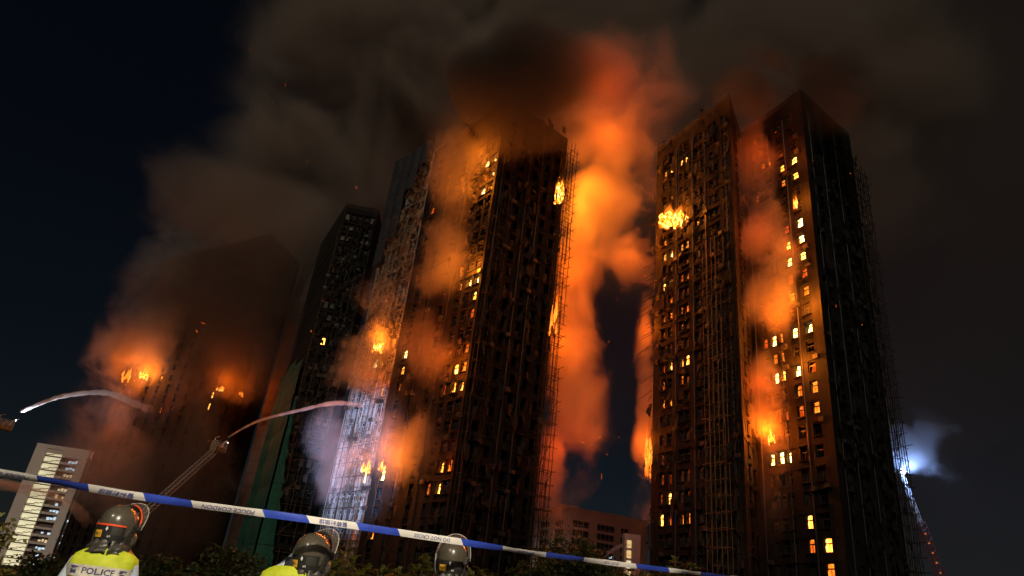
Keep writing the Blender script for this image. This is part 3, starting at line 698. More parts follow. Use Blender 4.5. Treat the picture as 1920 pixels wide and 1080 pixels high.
spot(l3b + Vector((.3, -.6, .5)), l3b + Vector((14, -10, 5)), 120000, (.25, .4, 1), rad(46), .9)

def jet_mat(name, alpha, seed):
    m, t, nd, lk, b = mat(name)
    g = nd.new('ShaderNodeNewGeometry'); n = nd.new('ShaderNodeTexNoise'); n.inputs['Scale'].default_value = .9; n.inputs['Detail'].default_value = 6; n.inputs['Roughness'].default_value = .7; lk.new(g.outputs['Position'], n.inputs['Vector'])
    lw = nd.new('ShaderNodeLayerWeight'); lw.inputs['Blend'].default_value = .35
    inv = nd.new('ShaderNodeMath'); inv.operation = 'SUBTRACT'; inv.inputs[0].default_value = 1; lk.new(lw.outputs['Facing'], inv.inputs[1])
    pw = nd.new('ShaderNodeMath'); pw.operation = 'POWER'; pw.inputs[1].default_value = 1.6; lk.new(inv.outputs[0], pw.inputs[0])
    r = nd.new('ShaderNodeMapRange'); r.inputs['From Min'].default_value = .25; r.inputs['From Max'].default_value = .7; r.inputs['To Min'].default_value = alpha * .35; r.inputs['To Max'].default_value = alpha; lk.new(n.outputs['Fac'], r.inputs['Value'])
    at = nd.new('ShaderNodeAttribute'); at.attribute_name = 'fade'
    m1 = nd.new('ShaderNodeMath'); m1.operation = 'MULTIPLY'; lk.new(pw.outputs[0], m1.inputs[0]); lk.new(r.outputs[0], m1.inputs[1])
    m2 = nd.new('ShaderNodeMath'); m2.operation = 'MULTIPLY'; lk.new(m1.outputs[0], m2.inputs[0]); lk.new(at.outputs['Fac'], m2.inputs[1])
    b.inputs['Base Color'].default_value = (.85, .87, .9, 1); b.inputs['Roughness'].default_value = .5; lk.new(m2.outputs[0], b.inputs['Alpha'])
    b.inputs['Subsurface Weight'].default_value = 0
    return m
def jet(label, pts, radii, alpha, seed, fades, mist=.5):
    """Arc of water: the path is a smooth curve through PTS."""
    P = [Vector(p) for p in pts]; out = []; rr = []; fd = []
    for i in range(len(P) - 1):
        p0, p1, p2, p3 = P[max(i - 1, 0)], P[i], P[i + 1], P[min(i + 2, len(P) - 1)]
        for k in range(10):
            q = k / 10
            out.append(.5 * ((2 * p1) + (p2 - p0) * q + (2 * p0 - 5 * p1 + 4 * p2 - p3) * q * q + (3 * p1 - p0 - 3 * p2 + p3) * q ** 3)); rr.append((radii[i] * (1 - q) + radii[i + 1] * q)); fd.append(fades[i] * (1 - q) + fades[i + 1] * q)
    out.append(P[-1]); rr.append(radii[-1]); fd.append(fades[-1]); b0 = out[0].copy()
    rn = random.Random(seed); mb = MB(); mb.tube([p - b0 + Vector((0, 0, rn.uniform(-.2, .2) * r)) for p, r in zip(out, rr)], [r * .5 * rn.uniform(.7, 1.3) for r in rr], 10)
    o = mb.build('water_jet', jet_mat('water_spray', alpha, seed), None, b0, smooth=True); tag(o, label, 'water jet')
    a = o.data.attributes.new('fade', 'FLOAT', 'POINT'); a.data.foreach_set('value', [f for f in fd for _ in range(10)])
    nseg = 10; n_ = len(out)                                # mist of droplets round the solid core, thinning along the arc
    for q in range(nseg):
        i0, i1 = q * (n_ - 1) // nseg, (q + 1) * (n_ - 1) // nseg
        if i1 - i0 < 1 or fd[(i0 + i1) // 2] < .07: continue
        m = bpy.data.materials.new('water_mist'); m.use_nodes = True; nd, lk = m.node_tree.nodes, m.node_tree.links; nd.remove(nd['Principled BSDF'])
        pv = nd.new('ShaderNodeVolumePrincipled'); pv.inputs['Color'].default_value = (.95, .96, .97, 1); pv.inputs['Density'].default_value = mist * fd[(i0 + i1) // 2] / (2 * rr[(i0 + i1) // 2]); pv.inputs['Anisotropy'].default_value = .2
        lk.new(pv.outputs[0], nd['Material Output'].inputs['Volume'])
        mb = MB(); mb.tube([p - b0 - Vector((0, 0, .25 * r)) for p, r in zip(out[i0:i1 + 1], rr[i0:i1 + 1])], [r * rn.uniform(1.1, 1.6) for r in rr[i0:i1 + 1]], 10); mb.build('spray', m, o, smooth=True)
    return o
jet('arcing water jet from the ladder basket onto the pale tower flank', [pol(-20.85, 76, 15.3), pol(-19.0, 84, 19.2), pol(-16.2, 95, 23.9), pol(-13.5, 106, 28.6), pol(-11.2, 115.5, 31.5)], [.06, .11, .18, .27, .42], .85, 1, [.6, .75, .8, .65, .2], .28)
jet('broad water spray arcing across the far-left tower from the frame\'s left edge', [pol(-34.3, 86, 15.4), pol(-32.2, 115, 23.5), pol(-29.8, 150, 32.4), pol(-28, 176, 37), pol(-26.2, 200, 40.5)], [.09, .24, .42, .65, 1.0], .6, 2, [.8, .75, .5, .2, .01], .34)
jet('faint low water spray crossing the lit apartment block', [pol(-36.5, 60, 6.6), pol(-33.8, 66, 6.8), pol(-31.4, 73, 7.2), pol(-29.3, 80, 7.0), pol(-28, 86, 6.0)], [.2, .3, .36, .4, .45], .45, 3, [1, 1, .9, .6, .05], .2)
jet('small faint water jet between tree and stair tower', [pol(9.2, 150, 13.5), pol(10.1, 160, 17.5), pol(10.9, 170, 20), pol(11.5, 178, 21.3)], [.15, .25, .35, .4], .5, 4, [.8, .9, .8, .3], .15)
# ------------------------------------------------------------------ street lamp behind the photographer (lights the officers, tape and shrubs)
LAMP = Vector((3.4, -4.6, 0)); t = empty('street_lamp', LAMP); tag(t, 'grey steel street lamp standing behind the photographer', 'street lamp')
mb = MB(); mb.tube([(0, 0, 0), (0, 0, .9), (0, 0, 6.6), (-.15, .25, 7.1), (-.7, 1.1, 7.3)], [.11, .08, .05, .045, .04], 10); mb.build('post', M_STEEL, t, smooth=True)
mb = MB(); mb.box((-.95, 1.5, 7.3), .34, .8, .14, Matrix.Rotation(.55, 3, 'Z')); mb.build('lamp_head', M_STEEL, t)
mb = MB(); mb.box((-.95, 1.5, 7.215), .26, .66, .02, Matrix.Rotation(.55, 3, 'Z')); mb.build('lens', plain('street_lamp_lens', (.9, .85, .7), .3, emit=(1, .86, .6), es=20), t)
l = bpy.data.lights.new('street_lamp_light', 'SPOT'); l.energy = 6500; l.color = (1, .87, .66); l.spot_size = rad(150); l.spot_blend = .6; l.shadow_soft_size = .22
o = bpy.data.objects.new('street_lamp_light', l); COL.objects.link(o); o.location = LAMP + Vector((-.95, 1.5, 7.15)); o.rotation_euler = Vector((-.35, .85, -.55)).to_track_quat('-Z', 'Y').to_euler()

# ------------------------------------------------------------------ shrubs and trees
def leaf_mat(name, c0, c1):
    m, t, nd, lk, b = mat(name)
    g = nd.new('ShaderNodeNewGeometry'); r = ramp(nd, [(0, c0), (1, c1)]); lk.new(g.outputs['Random Per Island'], r.inputs[0]); lk.new(r.outputs[0], b.inputs['Base Color'])
    b.inputs['Roughness'].default_value = .5; b.inputs['Specular IOR Level'].default_value = .3
    tr = nd.new('ShaderNodeBsdfTranslucent'); lk.new(r.outputs[0], tr.inputs['Color']); mx = nd.new('ShaderNodeMixShader'); mx.inputs[0].default_value = .3
    lk.new(b.outputs[0], mx.inputs[1]); lk.new(tr.outputs[0], mx.inputs[2]); lk.new(mx.outputs[0], nd['Material Output'].inputs['Surface'])
    return m
M_LEAF = leaf_mat('shrub_leaf', (.055, .07, .012), (.17, .175, .03))
M_LEAFD = leaf_mat('tree_leaf', (.02, .035, .012), (.06, .075, .02))
M_BARK = rough_mat('bark', (.05, .035, .025), (.11, .08, .06), 8, .9)
def plant(name, label, cat, loc, h, rx, rz, leaf, nclump, nleaf, seed, m, group, trunk_h=None, frond=False):
    rn = random.Random(seed); t = empty(name, loc); tag(t, label, cat, group)
    zc = h - rz; th = trunk_h or max(.15, zc)
    tips = []
    for i in range(nclump):
        while True:
            p = Vector((rn.uniform(-1, 1), rn.uniform(-1, 1), rn.uniform(-1, 1)))
            if .25 < p.length < 1: break
        p *= rn.uniform(.75, 1.06); tips.append(Vector((p.x * rx, p.y * rx, zc + p.z * rz)))
    mb = MB(); mb.tube([(0, 0, 0), (.04 * h, .02 * h, th * .5), (0, .02, max(th, .3))], [.045 * h, .034 * h, .026 * h], 8)
    tr = mb.build('trunk', M_BARK, t, smooth=True)
    mb = MB()
    for p in tips[::max(1, nclump // 26)]: mb.tube([(0, .02, th * .8), Vector((p.x * .4, p.y * .4, th + (p.z - th) * .45)), p], [.016 * h, .010 * h, .004 * h], 5)
    mb.build('limb', M_BARK, t, smooth=True)
    mb = MB()
    for p in tips:
        rc = rx * rn.uniform(.16, .30); nl = int(nleaf * rn.uniform(.6, 1.3))
        if frond:                                              # feathery sprays: leaflets paired along arching stems
            for s in range(max(1, nl // 22)):
                d = Vector((rn.gauss(0, 1), rn.gauss(0, 1), rn.uniform(.2, 1.4))).normalized(); L = rc * rn.uniform(.9, 1.8); sd = d.cross(Vector((0, 0, 1))).normalized()
                for k in range(11):
                    q = (k + 1) / 11; c = p + d * L * q + Vector((0, 0, -.5 * L * q * q)); ls = leaf * (1.15 - .6 * q) * rn.uniform(.8, 1.2)
                    for sg in (-1, 1):
                        a = (sd * sg + d * .55 + Vector((0, 0, -.25 * rn.random()))).normalized(); b_ = d.cross(a).normalized() * .0 + d * .24
                        mb.add([c, c + a * ls * .5 + b_ * ls, c + a * ls, c + a * ls * .5 - b_ * ls], ((0, 1, 2, 3),))
        else:
            for k in range(nl):
                v = Vector((rn.gauss(0, .5), rn.gauss(0, .5), rn.gauss(0, .38))) * rc; c = p + v
                a = Vector((rn.gauss(0, 1), rn.gauss(0, 1), rn.gauss(-.2, .7))).normalized(); b_ = a.cross(Vector((rn.gauss(0, 1), rn.gauss(0, 1), rn.gauss(0, 1)))).normalized(); ls = leaf * rn.uniform(.6, 1.3)
                mb.add([c, c + a * ls * .5 + b_ * ls * .26, c + a * ls, c + a * ls * .5 - b_ * ls * .26], ((0, 1, 2, 3),))
    mb.build('crown', m, t)
    return t
def zat(D, tan): return CAM_Z + D * tan
GS, GT = 'shrubs behind the officers', 'dark trees below the towers'
plant('shrub', 'leafy branch poking in at the left frame edge beside the apartment block', 'shrub', pol(-34.4, 9), zat(9, .066), .62, .95, .07, 40, 110, 1, M_LEAF, GS)
plant('tree', 'round dark tree just left of the vested officer in front of the apartment block', 'tree', pol(-29.2, 34), zat(34, .0105), 1.7, 1.1, .2, 60, 70, 2, M_LEAFD, GT)
plant('tree', 'low dark tree in the far bottom-left corner', 'tree', pol(-31.7, 38), zat(38, .0025), 1.9, 1.0, .2, 50, 60, 3, M_LEAFD, GT)
plant('tree', 'dark tree just right of the vested officer\'s shoulder', 'tree', pol(-22.4, 32), zat(32, .026), 1.5, 1.2, .2, 60, 70, 4, M_LEAFD, GT)
plant('tree', 'dark rounded tree below the pale wing wall and green netting', 'tree', pol(-18.4, 33), zat(33, .053), 1.75, 1.5, .2, 70, 70, 5, M_LEAFD, GT)
plant('tree', 'small dark tree between the vested officer and the rounded tree', 'tree', pol(-20.6, 28), zat(28, .020), 1.2, .9, .2, 40, 60, 6, M_LEAFD, GT)
plant('shrub', 'dark shrub directly left of the middle officer', 'shrub', pol(-15.2, 24), zat(24, .026), 1.3, .9, .15, 50, 70, 7, M_LEAFD, GS)
plant('shrub', 'lit feathery shrub directly right of the middle officer\'s helmet', 'shrub', pol(-10.3, 13), zat(13, .058), .85, .8, 0.054, 75, 225, 8, M_LEAF, GS, frond=True)
plant('shrub', 'lit feathery shrub midway between the middle and right officers', 'shrub', pol(-7.6, 14), zat(14, .062), .95, .85, 0.054, 75, 225, 9, M_LEAF, GS, frond=True)
plant('shrub', 'lit bushy shrub directly left of the right officer\'s helmet', 'shrub', pol(-4.8, 13.5), zat(13.5, .075), .85, .9, 0.050, 80, 240, 10, M_LEAF, GS, frond=True)
plant('shrub', 'low sparse shrub directly right of the right officer', 'shrub', pol(1.2, 14.5), zat(14.5, .066), .8, .8, 0.050, 42, 195, 11, M_LEAF, GS, frond=True)
plant('tree', 'broad dark tree in front of the pale flat-roofed block', 'tree', pol(7.3, 48), zat(48, .113), 3.3, 2.5, .26, 130, 110, 12, M_LEAFD, GT)
plant('tree', 'dark tree filling the gap right of the broad tree', 'tree', pol(10.4, 46), zat(46, .085), 2.4, 1.8, .26, 80, 90, 13, M_LEAFD, GT)
plant('tree', 'dark tree at the foot of the central tower\'s right edge', 'tree', pol(4.6, 44), zat(44, .074), 1.9, 1.6, .24, 60, 80, 14, M_LEAFD, GT)
plant('shrub', 'yellow-green feathery shrub at the foot of the right tower beside the tape', 'shrub', pol(15.3, 18), zat(18, .099), 1.0, .9, 0.061, 62, 225, 15, M_LEAF, GS, frond=True)
plant('shrub', 'small feathery shrub left of the yellow-green one below the tape', 'shrub', pol(13.0, 18), zat(18, .086), .7, .8, 0.061, 42, 195, 16, M_LEAF, GS, frond=True)
# ------------------------------------------------------------------ lettering
def text_mesh(s, bold=0.0):
    """Flat lettering as (vertices, faces), centred, one unit high."""
    c = bpy.data.curves.new('lettering', 'FONT'); c.body = s; c.align_x = 'CENTER'; c.align_y = 'CENTER'; c.size = 1.0; c.offset = bold; c.resolution_u = 3
    o = bpy.data.objects.new('lettering', c); COL.objects.link(o); bpy.context.view_layer.update()
    me = bpy.data.meshes.new_from_object(o.evaluated_get(bpy.context.evaluated_depsgraph_get()))
    vs = [v.co.copy() for v in me.vertices]; fs = [tuple(p.vertices) for p in me.polygons]
    bpy.data.objects.remove(o); bpy.data.curves.remove(c); bpy.data.meshes.remove(me)
    return vs, fs
# ------------------------------------------------------------------ police cordon tape
M_TBLUE = plain('tape_blue', (.035, .075, .50), .35, spec=.6, vary=.15); M_TWHITE = plain('tape_white', (.80, .77, .72), .4, vary=.06); M_TINK = plain('tape_lettering', (.10, .10, .32), .5)
TP = [Vector(p) for p in [(-3.9, 2.3, 1.93), (-2.659, 3.692, 1.958), (-2.564, 3.801, 1.963), (-2.406, 4.019, 1.973), (-2.174, 4.346, 1.985), (-1.86, 4.616, 2.001), (-1.46, 4.884, 2.023), (-0.937, 5.207, 2.045), (-0.218, 5.643, 2.063), (0.457, 6.291, 2.1), (1.578, 7.681, 2.215), (3.176, 9.6, 2.384), (5.18, 11.733, 2.569), (7.6, 14.2, 2.8)]]
TL = [0.0]
for a, b in zip(TP, TP[1:]): TL.append(TL[-1] + (b - a).length)
T0 = TL[1]
def tpos(s):
    s += T0
    for i in range(len(TL) - 1):
        if s <= TL[i + 1] or i == len(TL) - 2:
            q = (s - TL[i]) / (TL[i + 1] - TL[i]); p0, p1, p2, p3 = TP[max(i - 1, 0)], TP[i], TP[i + 1], TP[min(i + 2, len(TP) - 1)]
            return p1.lerp(p2, q)
TW = .049
tb = TP[6].copy(); tape = empty('cordon_tape', tb); tag(tape, 'blue and white police cordon tape stretched slanting across the foreground', 'tape')
def tpt(s, v, off=0.0):
    """Point on the tape at arc length S, height V (-.5..+.5); the ribbon leans and twists slightly."""
    p = tpos(s); d = (tpos(s + .02) - tpos(s - .02)).normalized(); side = d.cross(Vector((0, 0, 1))).normalized()
    ang = .34 + .42 * math.sin(s * 1.7 + .6) + .22 * math.sin(s * 5.3) + .07 * math.sin(s * 17); up = side.cross(d).normalized(); w_ = up * math.cos(ang) + side * math.sin(ang); nrm = d.cross(w_).normalized()
    if nrm.dot(p - Vector((0, 0, CAM_Z))) > 0: nrm = -nrm
    return p + w_ * v * TW + nrm * (off + .004 * (1 - 4 * v * v)) - tb
cuts = [(-1.6, 'B'), (-.05, 'W'), (.33, 'B'), (.61, 'W'), (.94, 'B'), (1.23, 'W'), (1.69, 'B'), (2.0, 'W'), (2.37, 'B'), (2.70, 'W'), (3.26, 'B'), (3.72, 'W'), (4.30, 'B'), (4.95, 'W'), (6.05, 'B'), (6.85, 'W'), (7.75, 'B'), (8.7, 'W'), (9.8, 'B'), (12.5, 'E')]
for (s0, k), (s1, _) in zip(cuts, cuts[1:]):
    n = max(4, int((s1 - s0) / .05)); nv = 4; sl_ = .035; vs = []
    for i in range(n + 1):
        for j in range(nv + 1):
            v = j / nv - .5; vs.append(tpt(s0 + (s1 - s0) * i / n - v * sl_, v))
    mb = MB(); mb.add(vs, [(i * (nv + 1) + j, (i + 1) * (nv + 1) + j, (i + 1) * (nv + 1) + j + 1, i * (nv + 1) + j + 1) for i in range(n) for j in range(nv)])
    seg = mb.build('white_segment' if k == 'W' else 'blue_segment', M_TWHITE if k == 'W' else M_TBLUE, tape, smooth=True)
    if k == 'W':
        L = s1 - s0; txt = 'POLICE CORDON' if (len(cuts) and [c for c, _k in cuts].index(s0) // 2 % 2 == 1) else '\u8b66\u5bdf\u5c01\u9396\u7dda'
        if s0 in (-.05,): txt = 'POLICE CORDON'
        if s0 == 2.70 or s0 == 4.95: txt = 'DO NOT CROSS'
        if s0 in (.61, 2.0, 3.72, 6.85): txt = '\u8b66\u5bdf\u5c01\u9396\u7dda'
        if s0 == 1.23: txt = 'POLICE CORDON'
        tv, tf = text_mesh(txt, .012); xs = [p.x for p in tv]; wd = max(xs) - min(xs); cx = (max(xs) + min(xs)) / 2
        h = .037; ux = min(h * 1.15, (L - .09) / wd)
        mb = MB(); sc_ = (s0 + s1) / 2                       # printed upside down as seen from here
        mb.add([tpt(sc_ - (p.x - cx) * ux, -.02 - p.y * h / TW, .0016) for p in tv], tf); mb.build('lettering', M_TINK, seg)

# ------------------------------------------------------------------ police officers seen from behind
M_HELM = plain('helmet_shell', (.085, .072, .052), .27, spec=.6, coat=.45, vary=.10, vscale=14)
M_HBLK = rough_mat('helmet_panel_black', (.010, .010, .010), (.020, .019, .018), 40, .7)
M_HRAIL = plain('helmet_rail', (.035, .033, .028), .45)
M_LEATH = rough_mat('neck_guard_leather', (.030, .027, .022), (.075, .068, .055), 9, .38, bump=.8, spec=.6, bdist=.01)
M_YPATCH = plain('yellow_patch', (.80, .42, .02), .6); M_INK = plain('dark_print', (.03, .03, .06), .7); M_WHITE = plain('white_print', (.75, .75, .72), .6)
M_VEST = rough_mat('fluorescent_vest', (.46, .54, .02), (.62, .68, .05), 12, .6, bump=.25, bdist=.01)
M_BAND = rough_mat('reflective_band', (.42, .40, .33), (.70, .66, .55), 22, .35, bump=.25, bdist=.004)
M_SHIRT = rough_mat('pale_blue_shirt', (.42, .50, .62), (.52, .60, .72), 9, .8, bump=.3)
M_TROU = rough_mat('dark_uniform', (.012, .013, .016), (.03, .03, .035), 9, .8)
M_SKIN = plain('skin', (.45, .27, .19), .55)
M_REFLECTION = plain('painted_reflection', (.95, .09, .02), .45); M_VRIM = plain('visor_rim', (.45, .43, .38), .3); M_VBAR = plain('visor_bar', (.05, .032, .022), .5)  # first colour: orange light reflected on a helmet, put in as paint
M_NAVY = plain('vest_lettering', (.04, .04, .16), .7)
mv, tv_, nd, lk, b = mat('clear_visor'); b.inputs['Base Color'].default_value = (.35, .33, .30, 1); b.inputs['Roughness'].default_value = .08; b.inputs['Alpha'].default_value = .16; b.inputs['Specular IOR Level'].default_value = .8
_n = nd.new('ShaderNodeTexNoise'); _n.inputs['Scale'].default_value = 9; _r = nd.new('ShaderNodeMapRange'); _r.inputs['To Min'].default_value = .10; _r.inputs['To Max'].default_value = .24; lk.new(_n.outputs['Fac'], _r.inputs['Value']); lk.new(_r.outputs[0], b.inputs['Alpha'])
M_VISOR = mv

def hsurf(phi, z, off=0.0):
    """Helmet outer surface: PHI degrees from straight back (positive to the wearer's right), height Z from the helmet's centre."""
    a, b_, top, low = .126, .150, .140, .22
    q = z / top if z > 0 else z / low
    k = max(0.0, 1 - abs(q) ** 2.3) ** .5 if z > 0 else (1 - .38 * q * q) ** .5
    n = Vector((math.sin(rad(phi)), -math.cos(rad(phi)), 0)); 
    p = Vector((a * k * n.x, b_ * k * n.y, z)); nn = Vector((n.x / a, n.y / b_, (0 if z < 0 else 9 * q * q))).normalized()
    return p + nn * off
def hpatch(mb, p0, p1, z0, z1, off, n=8, m=5, skew=0.0, thick=.0):
    g = lambda i, j, o: hsurf(p0 + (p1 - p0) * i / n + skew * (j / m), z0 + (z1 - z0) * j / m, o)
    vs = [g(i, j, off) for i in range(n + 1) for j in range(m + 1)]
    fs = [(i * (m + 1) + j, (i + 1) * (m + 1) + j, (i + 1) * (m + 1) + j + 1, i * (m + 1) + j + 1) for i in range(n) for j in range(m)]
    mb.add(vs, fs)
    if thick:
        loop = [(i, 0) for i in range(n + 1)] + [(n, j) for j in range(1, m + 1)] + [(i, m) for i in range(n - 1, -1, -1)] + [(0, j) for j in range(m - 1, 0, -1)]
        for (a, b_), (c, d) in zip(loop, loop[1:] + loop[:1]): mb.quad(g(a, b_, off), g(a, b_, off - thick), g(c, d, off - thick), g(c, d, off))
def htext(parent, s, phi, z, h, m, off, bold=.02, sx=1.0):
    tv, tf = text_mesh(s, bold); mb = MB()
    mb.add([hsurf(phi + math.degrees(p.x * h * sx / .14), z + p.y * h, off) for p in tv], tf); return mb.build('lettering', m, parent)
def helmet(parent, loc, rz, tilt, strip, ring, patch='PEA 1', number='6/3'):
    h = empty('helmet', loc); h.parent = parent; h.rotation_euler = (tilt[0], tilt[1], rz)
    mb = MB(); NP, NZ = 36, 14; rows = []
    for k in range(NZ + 1):
        q = k / NZ; rw = []
        for i in range(NP):
            ph = 360 * i / NP - 180; c = math.cos(rad(ph)); rim = -.055 - .075 * max(0, c) - .02 * (1 - abs(c)) + (.035 if c < -.4 else 0)
            rw.append(hsurf(ph, rim + (.1399 - rim) * (1 - (1 - q) ** 1.5)))
        rows.append(rw)
    mb.loft(rows, caps=True); sh = mb.build('shell', M_HELM, h, smooth=True)
    mb = MB(); hpatch(mb, -62, 58, -.135, -.022, .007, 18, 6, thick=.006); pn = mb.build('rear_panel', M_HBLK, h)
    mb = MB(); hpatch(mb, -35, -9, -.108, -.058, .0095, 5, 3, thick=.002); yp = mb.build('yellow_patch', M_YPATCH, h); htext(yp, patch, -22, -.084, .021, M_INK, .0108, .03)
    mb = MB(); c0 = [hsurf(4, -.028, .0092), hsurf(.2, -.045, .0092), hsurf(4, -.063, .0092), hsurf(7.8, -.045, .0092)]; mb.add(c0, ((0, 1, 2, 3),)); mb.build('diamond_mark', M_WHITE, h)
    t_ = htext(h, number, 15, -.097, .019, M_WHITE, .0096, .02); t_.name = 'number_mark'
    mb = MB(); hpatch(mb, 18, 48, -.085, -.03, .0086, 5, 3, thick=.002); mb.build('blank_patch', M_HRAIL, h)
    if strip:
        mb = MB(); hpatch(mb, -58, 56, -.024, -.012, .011, 18, 2, thick=.004); mb.build('painted_reflection', M_REFLECTION, h)  # reflection painted along the rear panel's top edge
    for sg in (-1, 1):
        mb = MB(); hpatch(mb, sg * 62, sg * 92, -.125, .015, .013, 5, 6, skew=sg * 16, thick=.010); rl_ = mb.build('side_rail', M_HRAIL, h)
        mb = MB()
        for k in range(4):
            for q in range(2):
                z = -.105 + .03 * k; p = hsurf(sg * (70 + 13 * q) + sg * 16 * (z + .125) / .14, z, .013); nn = (hsurf(sg * (70 + 13 * q), z, .03) - hsurf(sg * (70 + 13 * q), z, .0)).normalized(); mb.tube([p - nn * .002, p + nn * .004], [.0075, .006], 8)
        mb.build('rail_stud', M_HBLK, rl_)
        mb = MB(); c = hsurf(sg * 104, -.095, .0); rings = []
        for k in range(7):
            aa = PI / 2 * k / 6; rings.append([c + Vector((sg * (.004 + .028 * math.sin(aa)), .046 * math.cos(aa) * math.cos(u) , .052 * math.cos(aa) * math.sin(u))) for u in [2 * PI * j / 14 for j in range(14)]])
        mb.loft(rings); mb.build('ear_cup', M_HELM, h, smooth=True)
        mb = MB(); p = hsurf(sg * 108, -.012, .012); mb.tube([p - Vector((sg * .012, 0, 0)), p + Vector((sg * .014, 0, 0))], [.024, .019], 12); mb.build('visor_hinge', M_HRAIL, h, smooth=True)
    # raised visor: bar over the brow, clear sheet, pale rim
    A = lambda th: Vector((.142 * math.cos(th), .035 + .075 * math.sin(th), -.012 + .165 * math.sin(th)))
    B = lambda th: Vector((.150 * math.cos(th), .060 + .165 * math.sin(th), -.020 + .205 * math.sin(th) ** .8))
    mb = MB(); mb.tube([A(PI * k / 24) for k in range(25)], .0105, 7); mb.build('visor_bar', M_VBAR, h, smooth=True)
    if strip: mb = MB(); mb.tube([A(PI * k / 24) + Vector((0, -.008, .006)) for k in range(1, 12)], .0055, 6); mb.build('painted_reflection', M_REFLECTION, h, smooth=True)  # the same orange reflection painted along the visor bar
    mb = MB(); vs = [A(PI * k / 24).lerp(B(PI * k / 24), j / 6) + Vector((0, .02, .012)) * math.sin(PI * j / 6) for k in range(25) for j in range(7)]
    mb.add(vs, [(k * 7 + j, (k + 1) * 7 + j, (k + 1) * 7 + j + 1, k * 7 + j + 1) for k in range(24) for j in range(6)]); vz = mb.build('visor', M_VISOR, h, smooth=True)
    mb = MB(); mb.tube([B(PI * k / 24) for k in range(25)], .0035, 6); mb.build('visor_rim', M_VRIM, vz, smooth=True)
    # leather neck guard in two flaps
    rn = random.Random(int(loc[2] * 1000) + (3 if strip else 9))
    for p0, p1 in ((-118, 22), (28, 116)):
        mb = MB(); N_, M_ = 22, 9; vs = []
        for i in range(N_ + 1):
            ph = p0 + (p1 - p0) * i / N_
            for j in range(M_ + 1):
                q = j / M_; s0_ = hsurf(ph, -.118, .002); flare = .004 + .030 * q ** 1.3 + .012 * math.sin(q * 9 + ph * .06) * q + .006 * math.sin(ph * .21 + q * 3) + .05 * q * max(0, (-ph - 40) / 80) ** 2
                n_ = Vector((s0_.x, s0_.y, 0)).normalized(); vs.append(s0_ + n_ * flare + Vector((0, 0, -.092 * q + .004 * math.sin(ph * .17) * q)))
        mb.add(vs, [(i * (M_ + 1) + j, i * (M_ + 1) + j + 1, (i + 1) * (M_ + 1) + j + 1, (i + 1) * (M_ + 1) + j) for i in range(N_) for j in range(M_)])
        o = mb.build('neck_guard', M_LEATH, h, smooth=True); sm = o.modifiers.new('thickness', 'SOLIDIFY'); sm.thickness = .005
    if ring:
        mb = MB(); c = hsurf(24, -.19, .045); mb.tube([c + Vector((.013 * math.cos(u), .004 * math.cos(u), .016 * math.sin(u))) for u in [2 * PI * j / 14 for j in range(15)]], .0045, 6); mb.build('clip_ring', M_WHITE, h, smooth=True)
    return h

